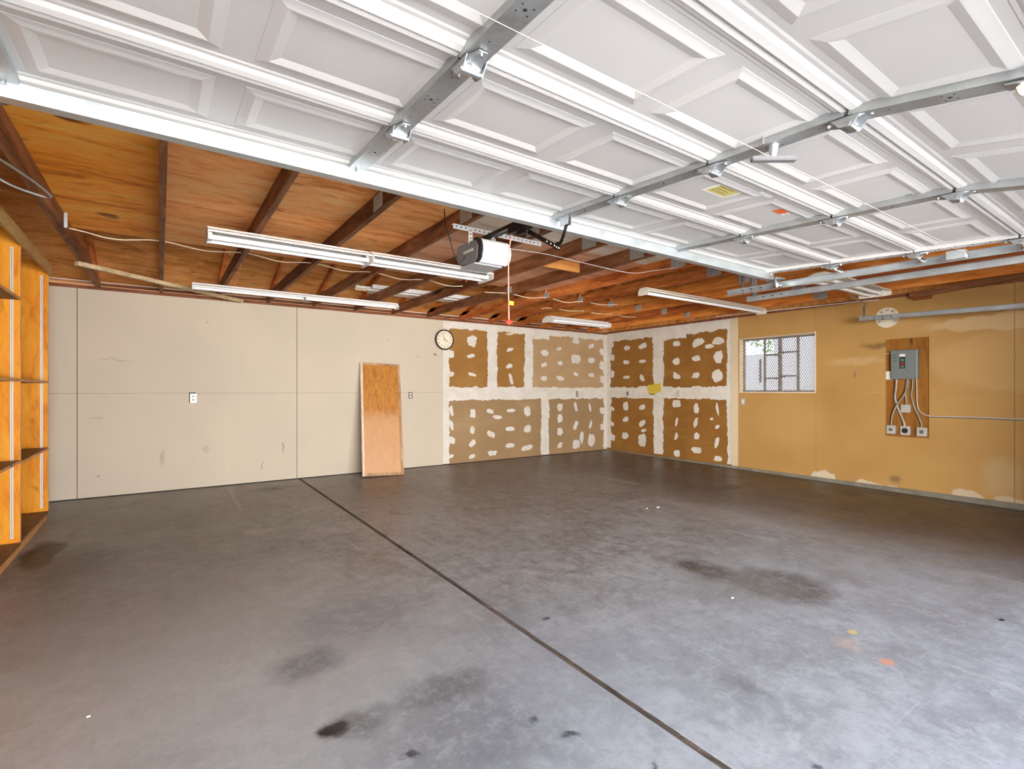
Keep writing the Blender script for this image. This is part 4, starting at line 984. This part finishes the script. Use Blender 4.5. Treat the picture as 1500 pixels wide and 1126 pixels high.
fixture(4.60, 7.15, 3.93, 2.395, 'long narrow strip light under the red joists near the ochre wall', 0.15, 0.075, 'fix_cream', 1)
fixture(4.95, 6.20, 6.12, 2.350, 'white shop light near the corner of the taped brown walls', 0.28, 0.085, 'fix_white', 2)
fixture(5.30, 6.62, 2.33, 2.345, 'wide cream fluorescent light beside the right door track', 0.32, 0.090, 'fix_cream', 2)
# light fixture body lying on top of the joists, plus its fittings
f = empty('stored_light', (3.05, 6.60, ZD + 0.03)); tag(f, 'white light fixture lying on top of the joists above the back row', 'light')
obj('reflector', B((2.30, 3.95, 6.50, 6.56, ZD, ZD + 0.05), (2.30, 3.95, 6.66, 6.72, ZD, ZD + 0.05)), M['fix_white'], f)
obj('tube', CY((2.33, 6.61, ZD + 0.03), (3.92, 6.61, ZD + 0.03), 0.018, 12), M['tube'], f)
obj('ballast_cover', B((2.35, 3.9, 6.73, 6.90, ZD + 0.002, ZD + 0.02)), M['fix_cream'], f)
bx = empty('plaster_fitting', (2.30, 6.72, ZD)); tag(bx, 'lumpy beige fitting on the joists left of the stored light', 'fitting')
obj('bracket', B((2.10, 2.29, 6.58, 6.64, ZD, ZD + 0.03)), M['fix_cream'], bx)
bm = bmesh.new()
for q in range(7):
    a1 = 2.13 + q * 0.025; addcyl(bm, (a1, 6.66 + 0.02 * (q % 2), ZD), (a1, 6.74, ZD + 0.03 + 0.015 * (q % 3)), 0.014 + 0.004 * (q % 3), 8)
obj('valves', bm, M['cable'], bx)

# ================================================================== SHELVING UNIT (left)
su = empty('shelving_unit', (-1.2, 5.0, -0.02))
tag(su, 'tall orange plywood shelving unit with metal standards along the left wall', 'shelving')
FX = -0.915; BX = -1.50
DY = [6.79, 5.57, 4.35, 3.13]
for y in DY:
    dv = obj('divider', B((BX, FX - 0.004, y - 0.009, y + 0.009, zf(y) + 0.085, 2.56)), M['shelf_ply'], su)
    obj('front_edge', B((FX - 0.004, FX, y - 0.011, y + 0.011, zf(y) + 0.085, 2.44)), M['shelf_edge'], dv)
    sd = B((FX - 0.060, FX - 0.042, y - 0.0125, y - 0.009, zf(y) + 0.12, 2.42)); so = obj('shelf_standard', sd, M['standard'], su)
    obj('standard_groove', B((FX - 0.0525, FX - 0.0495, y - 0.0140, y - 0.0127, zf(y) + 0.13, 2.41)), M['dark_grey'], so)
for i in range(3):
    ya, yb = DY[i + 1] + 0.010, DY[i] - 0.010
    for zz in ((0.71, 1.37) if i == 0 else (0.72, 1.37, 2.02)):
        sh = obj('shelf', B((BX, FX - 0.003, ya, yb, zz - 0.019, zz)), M['shelf_dark'], su)
        obj('shelf_nosing', B((FX - 0.003, FX + 0.001, ya, yb, zz - 0.020, zz + 0.001)), M['shelf_edge'], sh)
    obj('bottom_board', B((BX, FX, ya - 0.01, yb + 0.01, zf(yb) + 0.066, zf(yb) + 0.085)), M['shelf_dark'], su)
    obj('toe_board', B((FX - 0.03, FX - 0.012, ya - 0.01, yb + 0.01, zf(ya), zf(yb) + 0.066)), M['shelf_edge'], su)
    obj('cross_brace', B((BX, BX + 0.1, ya, yb, 2.30, 2.44)), M['shelf_dark'], su)
obj('back_panel', B((BX - 0.006, BX, 3.13, 6.79, zf(3.13), 2.56)), M['shelf_ply'], su)
obj('fascia', B((FX, FX + 0.025, 3.10, 6.80, 2.432, 2.535), bev=0.002), M['fascia_wood'], su)

# bent steel rod hook hanging by the first joist
hk = obj('rod_hook', TU([(-0.86, 3.20, 2.475), (-0.72, 3.52, 2.47), (-0.60, 3.86, 2.465), (-0.548, 4.08, 2.46), (-0.555, 4.15, 2.46), (-0.60, 4.16, 2.465), (-0.72, 4.11, 2.485), (-0.86, 4.05, 2.546), (-1.05, 3.98, 2.575)], 0.0065, 8, 6), M['galv_dark'], smooth=True)
tag(hk, 'bent steel rod loop under the joist at the far left', 'hook')

# ================================================================== WALL THINGS
# leaning board
bd = empty('leaning_board', (2.73, 7.25, 0.0)); tag(bd, 'framed orange plywood panel leaning against the cream back wall', 'board')
Wd, Ht, Td = 0.62, 1.745, 0.045
def bpart(name, boxes, mat, bev=0.0):
    bm = B(*boxes, bev=bev); me = bpy.data.meshes.new(name); bmesh.ops.recalc_face_normals(bm, faces=bm.faces); bm.to_mesh(me); bm.free(); me.materials.append(mat)
    o = link(name, me, bd); return o
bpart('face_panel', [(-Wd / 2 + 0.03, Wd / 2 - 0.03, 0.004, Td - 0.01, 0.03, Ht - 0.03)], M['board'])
bpart('left_stile', [(-Wd / 2, -Wd / 2 + 0.032, -0.004, Td, 0, Ht)], M['board_side'])
bpart('right_stile', [(Wd / 2 - 0.040, Wd / 2, -0.004, Td, 0, Ht)], M['board_frame'])
bpart('bottom_rail', [(-Wd / 2 + 0.032, Wd / 2 - 0.040, -0.004, Td, 0, 0.042)], M['board_frame'])
bpart('top_rail', [(-Wd / 2 + 0.032, Wd / 2 - 0.040, -0.004, Td, Ht - 0.035, Ht)], M['board_frame'])
bd.rotation_mode = 'XYZ'
ang = math.asin((7.745 - 0.045 - 7.285) / 1.745)
bd.rotation_euler = (-math.asin(0.425 / 1.745), math.radians(2.2), math.radians(-5.0))
bd.location = (2.735, 7.262, 0.010)

# clock on the back wall
def disc(bm, c, axis, r, t0, t1, n=40):
    c = Vector(c)
    if axis == 'Y': addcyl(bm, c + Vector((0, t0, 0)), c + Vector((0, t1, 0)), r, n)
    else: addcyl(bm, c + Vector((t0, 0, 0)), c + Vector((t1, 0, 0)), r, n)
ck = empty('wall_clock', (3.985, YB, 2.14)); tag(ck, 'round wall clock with a dark rim beside the taped drywall', 'clock')
cx, cz = 3.985, 2.143
bm = bmesh.new(); R0, R1 = 0.178, 0.150; n = 48; rows = []
for (r_, yy) in ((R0 - 0.01, YB - 0.001), (R0, YB - 0.012), (R0, YB - 0.035), (R0 - 0.008, YB - 0.045), (R1 + 0.006, YB - 0.045), (R1, YB - 0.036)):
    rows.append([bm.verts.new((cx + r_ * math.cos(2 * PI * i / n), yy, cz + r_ * math.sin(2 * PI * i / n))) for i in range(n)])
for a_, b_ in zip(rows, rows[1:]):
    for i in range(n): bm.faces.new((a_[i], a_[(i + 1) % n], b_[(i + 1) % n], b_[i]))
obj('rim', bm, M['clock_rim'], ck, smooth=True)
bm = bmesh.new(); disc(bm, (cx, YB, cz), 'Y', R1 + 0.003, -0.030, -0.026); face = obj('face', bm, M['clock_face'], ck)
def text(name, s, size, loc, rot, mat, parent):
    cu = bpy.data.curves.new(name, 'FONT'); cu.body = s; cu.size = size; cu.align_x = 'CENTER'; cu.align_y = 'CENTER'; cu.extrude = 0.0004
    cu.materials.append(M[mat]); tmp = bpy.data.objects.new('tmp', cu); COL.objects.link(tmp)
    me = bpy.data.meshes.new_from_object(tmp); bpy.data.objects.remove(tmp)
    o = link(name, me, parent); o.location = Vector(loc) - worldpos(parent); o.rotation_euler = rot; return o
for hnum in range(1, 13):
    t = PI / 2 - hnum * PI / 6
    text('numeral', str(hnum), 0.042, (cx + 0.118 * math.cos(t), YB - 0.0312, cz + 0.118 * math.sin(t)), (PI / 2, 0, 0), 'ink', face)
def hand(ang_deg, ln, wd):
    t = math.radians(90 - ang_deg); dx, dz = math.cos(t), math.sin(t)
    return bar((cx - dx * 0.02, YB - 0.034, cz - dz * 0.02), (cx + dx * ln, YB - 0.034, cz + dz * ln), wd, 0.0015, (0, 1, 0))
obj('minute_hand', hand(-22, 0.125, 0.006), M['ink'], ck); obj('hour_hand', hand(117, 0.078, 0.008), M['ink'], ck)
bm = bmesh.new(); disc(bm, (cx, YB, cz), 'Y', 0.007, -0.038, -0.032, 14); obj('hub', bm, M['ink'], ck)

# round dial on the right wall, partly behind the track
dl = empty('dial_thermometer', (XR - 0.01, 2.632, 2.24)); tag(dl, 'round cream dial with numbers on the ochre wall behind the track', 'thermometer')
bm = bmesh.new(); disc(bm, (XR - 0.01, 2.632, 2.24), 'X', 0.133, -0.012, 0.0, 40); df = obj('face', bm, M['clock_face'], dl)
for q, s in enumerate(('0', '20', '40', '60', '80', '100', '120')):
    t = math.radians(210 - q * 40)
    text('numeral', s, 0.045, (XR - 0.0228, 2.632 - 0.100 * math.cos(t), 2.24 + 0.100 * math.sin(t)), (PI / 2, 0, -PI / 2), 'ink', df)
obj('needle', bar((XR - 0.025, 2.632, 2.24), (XR - 0.025, 2.69, 2.215), 0.007, 0.0015, (1, 0, 0)), M['clock_rim'], dl)

def outlet_back(x, z, plate, face_m, label, gap=True, w_=0.078, h_=0.118):
    o = empty('outlet', (x, YB, z)); tag(o, label, 'outlet')
    if gap: obj('wall_box', B((x - w_ / 2 - 0.006, x + w_ / 2 - 0.01, YB - 0.0008, YB + 0.002, z - h_ / 2, z + h_ / 2 + 0.014)), M['hole'], o)
    pl = obj('cover_plate', B((x - w_ / 2 + 0.004, x + w_ / 2, YB - 0.006, YB - 0.001, z - h_ / 2, z + h_ / 2), bev=0.0015), M[plate], o)
    for dz in (-0.022, 0.022):
        r_ = obj('receptacle', B((x - 0.016, x + 0.018, YB - 0.0085, YB - 0.006, z + dz - 0.015, z + dz + 0.015), bev=0.002), M[face_m], o)
        obj('slots', B((x - 0.007, x - 0.004, YB - 0.0090, YB - 0.0085, z + dz - 0.004, z + dz + 0.008), (x + 0.005, x + 0.008, YB - 0.0090, YB - 0.0085, z + dz - 0.004, z + dz + 0.008)), M['hole'], r_)
    return o
outlet_back(0.353, 1.178, 'white_plastic', 'socket', 'white outlet with cover plate on the cream back wall left of the board')
outlet_back(3.37, 1.196, 'brown_plastic', 'white_plastic', 'dark outlet without cover on the cream back wall right of the board', False, 0.07, 0.105)
outlet_back(7.034, 1.203, 'brown_plastic', 'socket', 'small bare outlet in the white tape band of the back wall', False, 0.06, 0.11)
def outlet_right(y, z, label, plate='box_grey', inner='brown_plastic', w_=0.07, h_=0.115, cat='outlet', name='outlet'):
    o = empty(name, (XR, y, z)); tag(o, label, cat)
    obj('cover_plate', B((XR - 0.014, XR - 0.0085, y - w_ / 2, y + w_ / 2, z - h_ / 2, z + h_ / 2), bev=0.001), M[plate], o)
    obj('insert', B((XR - 0.0165, XR - 0.014, y - 0.016, y + 0.016, z - 0.033, z + 0.033), bev=0.001), M[inner], o)
    return o
outlet_right(7.149, 1.215, 'bare outlet box in the taped right wall left of the yellow paint mark')
outlet_right(5.916, 1.223, 'small outlet in the taped right wall right of the yellow paint mark', 'socket', 'box_grey')
outlet_right(4.646, 1.094, 'light switch with a metal plate under the window corner', 'box_grey', 'white_plastic', cat='switch', name='light_switch')

# breaker panel in its recess
bp = empty('breaker_panel', (XR - 0.05, 2.45, 1.60)); tag(bp, 'grey breaker panel mounted in the brown wall recess', 'electrical panel')
px0 = XR - 0.075
obj('cabinet', B((px0, XR + 0.012, 2.290, 2.574, 1.425, 1.790), bev=0.003), M['panel_grey'], bp)
cv = obj('cover', B((px0 - 0.006, px0, 2.297, 2.567, 1.432, 1.784), bev=0.002), M['panel_grey'], bp)
obj('cover_lip', B((px0 - 0.010, px0 - 0.006, 2.297, 2.567, 1.495, 1.500)), M['panel_grey'], cv)
obj('top_flange', B((px0 - 0.01, XR + 0.01, 2.27, 2.595, 1.790, 1.797)), M['panel_grey'], bp)
bk = obj('breaker_bay', B((px0 - 0.008, px0 - 0.006, 2.415, 2.477, 1.560, 1.705)), M['black'], bp)
obj('breaker_switch', B((px0 - 0.014, px0 - 0.008, 2.425, 2.465, 1.650, 1.685)), plain('green_breaker', (0.06, 0.22, 0.10), 0.5), bp)
obj('breaker_switch', B((px0 - 0.014, px0 - 0.008, 2.425, 2.465, 1.606, 1.640)), plain('red_breaker', (0.25, 0.03, 0.02), 0.5), bp)
obj('breaker_switch', B((px0 - 0.014, px0 - 0.008, 2.425, 2.465, 1.568, 1.600)), M['dark_grey'], bp)
obj('label', B((px0 - 0.0075, px0 - 0.006, 2.415, 2.475, 1.715, 1.745)), M['sticker_white'], bp)
for q in range(6): obj('text_line', B((px0 - 0.0072, px0 - 0.006, 2.50 + 0.008 * (q % 2), 2.552, 1.740 - q * 0.018, 1.744 - q * 0.018)), M['ink'], bp)
def jbox(y, z, w_, h_, label, knob=None, mat='box_grey'):
    o = empty('junction_box', (XR, y, z)); tag(o, label, 'electrical box')
    obj('box', B((XR - 0.028, XR + 0.012, y - w_ / 2, y + w_ / 2, z - h_ / 2, z + h_ / 2), bev=0.003), M[mat], o)
    if knob:
        bm = bmesh.new(); disc(bm, (XR - 0.028, y, z), 'X', knob[0], -0.006, 0.001, 18); obj('receptacle', bm, M[knob[1]], o)
        if len(knob) > 2:
            bm = bmesh.new(); disc(bm, (XR - 0.034, y, z), 'X', knob[0] * 0.45, -0.002, 0.001, 12); obj('knob', bm, M[knob[2]], o)
    return o
jbox(2.590, 0.765, 0.098, 0.110, 'square metal box at the lower left of the recess', (0.020, 'dark_grey', 'bolt'))
jbox(2.436, 0.760, 0.104, 0.115, 'square metal box with a big black receptacle, lower middle of the recess', (0.034, 'black'))
jbox(2.262, 0.755, 0.104, 0.110, 'square metal box with a grey receptacle at the lower right of the recess', (0.024, 'dark_grey'))
jbox(2.432, 1.045, 0.100, 0.100, 'blank metal box halfway up the recess below the breaker panel')
jbox(2.612, 1.475, 0.066, 0.110, 'small cream switch box at the left side of the breaker panel', None, 'white_plastic')
xc = XR - 0.012
def conduit(pts, label, r=0.008, mat='conduit'):
    o = obj('conduit', TU([(xc + dx, y, z) for dx, y, z in pts], r, 8, 6), M[mat], smooth=True); tag(o, label, 'conduit', 'flexible conduits below the breaker panel'); return o
conduit([(-0.02, 2.525, 1.425), (-0.02, 2.53, 1.30), (-0.01, 2.545, 1.20), (0, 2.53, 1.10), (-0.005, 2.49, 0.98), (-0.01, 2.452, 0.88), (-0.01, 2.442, 0.818)], 'thick grey conduit curving from the panel to the black receptacle box', 0.012)
conduit([(-0.025, 2.400, 1.425), (-0.03, 2.405, 1.33), (-0.035, 2.44, 1.22), (-0.035, 2.51, 1.10), (-0.025, 2.560, 0.98), (-0.01, 2.582, 0.88), (-0.005, 2.585, 0.820)], 'conduit sweeping left from the panel to the lower left box', 0.009)
conduit([(-0.01, 2.412, 1.425), (-0.005, 2.428, 1.30), (0, 2.432, 1.22), (-0.005, 2.425, 1.15), (-0.01, 2.425, 1.095)], 'short conduit from the panel down to the blank middle box', 0.009)
conduit([(-0.015, 2.355, 1.425), (-0.01, 2.355, 1.33), (-0.005, 2.368, 1.22), (-0.005, 2.345, 1.08), (-0.008, 2.295, 0.95), (-0.01, 2.268, 0.87), (-0.01, 2.262, 0.81)], 'conduit curving from the panel to the lower right box', 0.008)
cbl = obj('wall_cable', TU([(xc - 0.01, 2.315, 1.425), (xc - 0.01, 2.312, 1.25), (xc - 0.005, 2.305, 1.08), (xc - 0.005, 2.27, 1.00), (xc - 0.004, 2.20, 0.962), (XR - 0.016, 2.10, 0.957), (XR - 0.016, 1.7, 0.962), (XR - 0.016, 1.3, 0.958), (XR - 0.016, -0.2, 0.96)], 0.006, 7, 5), M['socket'], smooth=True)
tag(cbl, 'pale cable leaving the breaker panel and running right along the wall', 'cable')
c2 = obj('wall_cable', TU([(XR - 0.016, 2.19, 0.944), (XR - 0.016, 1.7, 0.948), (XR - 0.016, 1.3, 0.943), (XR - 0.016, -0.2, 0.946)], 0.005, 6, 3), M['dark_grey'], smooth=True)
tag(c2, 'thin dark cable running just below the pale cable on the ochre wall', 'cable')
c3 = obj('wall_cable', TU([(XR - 0.003, 2.648, 1.765), (XR - 0.01, 2.60, 1.768), (XR - 0.03, 2.573, 1.772)], 0.005, 6, 4), M['cable'], smooth=True)
tag(c3, 'short cream cable entering the upper left of the breaker panel', 'cable')

# ================================================================== CEILING BITS
lo = obj('loose_lumber', bar((-0.645, 6.24, 2.475), (0.90, 7.63, 2.475), 0.05, 0.040), M['raw_2x4']); tag(lo, 'pale loose board lying slantwise under the joists over the back wall', 'board')
db = obj('brown_board', bar((7.80, 2.36, 2.475), (7.62, 0.2, 2.62), 0.04, 0.075, (0, 0, 1)), M['joist']); tag(db, 'dark brown board sloping up between joists over the ochre wall', 'board')
bs = obj('small_block', B((7.84, XR - 0.012, 2.16, 2.35, 2.425, 2.489)), M['joist_red']); tag(bs, 'short reddish wood block at the top of the ochre wall', 'block')
def cable(pts, label, r=0.005, mat='cable', name='ceiling_cable', k=5):
    o = obj(name, TU(pts, r, 6, k), M[mat], smooth=True); tag(o, label, 'cable'); return o
def romex(xa, ya, xb, yb, n, amp=0.02):
    pts = []
    for i in range(n + 1):
        t = i / n; x = xa + (xb - xa) * t; y = ya + (yb - ya) * t
        pts.append((x, y + 0.05 * mnoise.noise(Vector((x * 2, 3.1, 0))), ZJ + 0.030 - amp * (0.5 + 0.5 * math.cos((x - JX[0]) / 0.61 * 2 * PI + PI)) * (1.0 + 0.8 * mnoise.noise(Vector((x, 8, 0))))))
    return pts
cable(romex(-0.575, 5.13, 2.95, 5.26, 34, 0.030), 'cream cable stapled across the left joists behind the front lights')
cable(romex(3.35, 5.40, 5.6, 5.16, 22, 0.030), 'cream cable crossing the middle joists behind the release rope')
cable(romex(4.7, 5.95, 6.6, 5.80, 18, 0.025), 'cream cable across the joists near the corner light')
jb = obj('staple_bracket', B((-0.585, -0.565, 4.97, 4.985, 2.49, 2.60)), M['galv_dark']); tag(jb, 'small steel bracket on the leftmost joist where the cable starts', 'bracket')
st = cable([(2.40, 3.46, 2.46), (2.79, 3.47, 2.478), (3.2, 3.475, 2.468), (3.85, 3.47, 2.455), (4.05, 3.35, 2.478), (4.20, 3.14, 2.495)], 'white string strung from beside the opener to the middle joists', 0.0028, 'string', 'string')
cable([(7.5, 4.9, 2.49), (7.6, 4.0, 2.485), (7.78, 3.55, 2.50), (7.80, 3.0, 2.49), (7.82, 2.7, 2.48)], 'white cable along the top of the ochre wall by the strip light', 0.006, 'string')
cable([(7.84, 2.2, 2.505), (7.80, 1.6, 2.53), (7.7, 0.8, 2.54), (7.6, 0.2, 2.55)], 'thin pale cable under the sloping brown board', 0.004, 'socket')

# ---- small litter on the slab
rnd = random.Random(3)
for (x, y, s_, m, lab) in ((-0.24, 2.67, 0.010, 'sticker_white', 'tiny white paint chip on the floor at the lower left'), (4.60, 3.72, 0.022, 'sticker_white', 'white paper scrap on the floor beside the far crack'),
                          (4.04, 0.78, 0.020, 'black', 'dark twig of litter on the floor at the right edge'), (4.45, 3.75, 0.010, 'sticker_white', 'small white crumb left of the paper scrap'), (3.02, 1.85, 0.010, 'sticker_white', 'small white crumb in front of the oil stain')):
    bm = bmesh.new(); z0 = zf(y)
    pts = [(x + s_ * rnd.uniform(0.6, 1.2) * math.cos(t), y + s_ * rnd.uniform(0.3, 0.7) * math.sin(t)) for t in [i * PI / 3 for i in range(6)]]
    prism(pts, 'Z', z0, z0 + 0.004, bm)
    tag(obj('litter', bm, M[m]), lab, 'litter')
print('objects', len(bpy.data.objects))
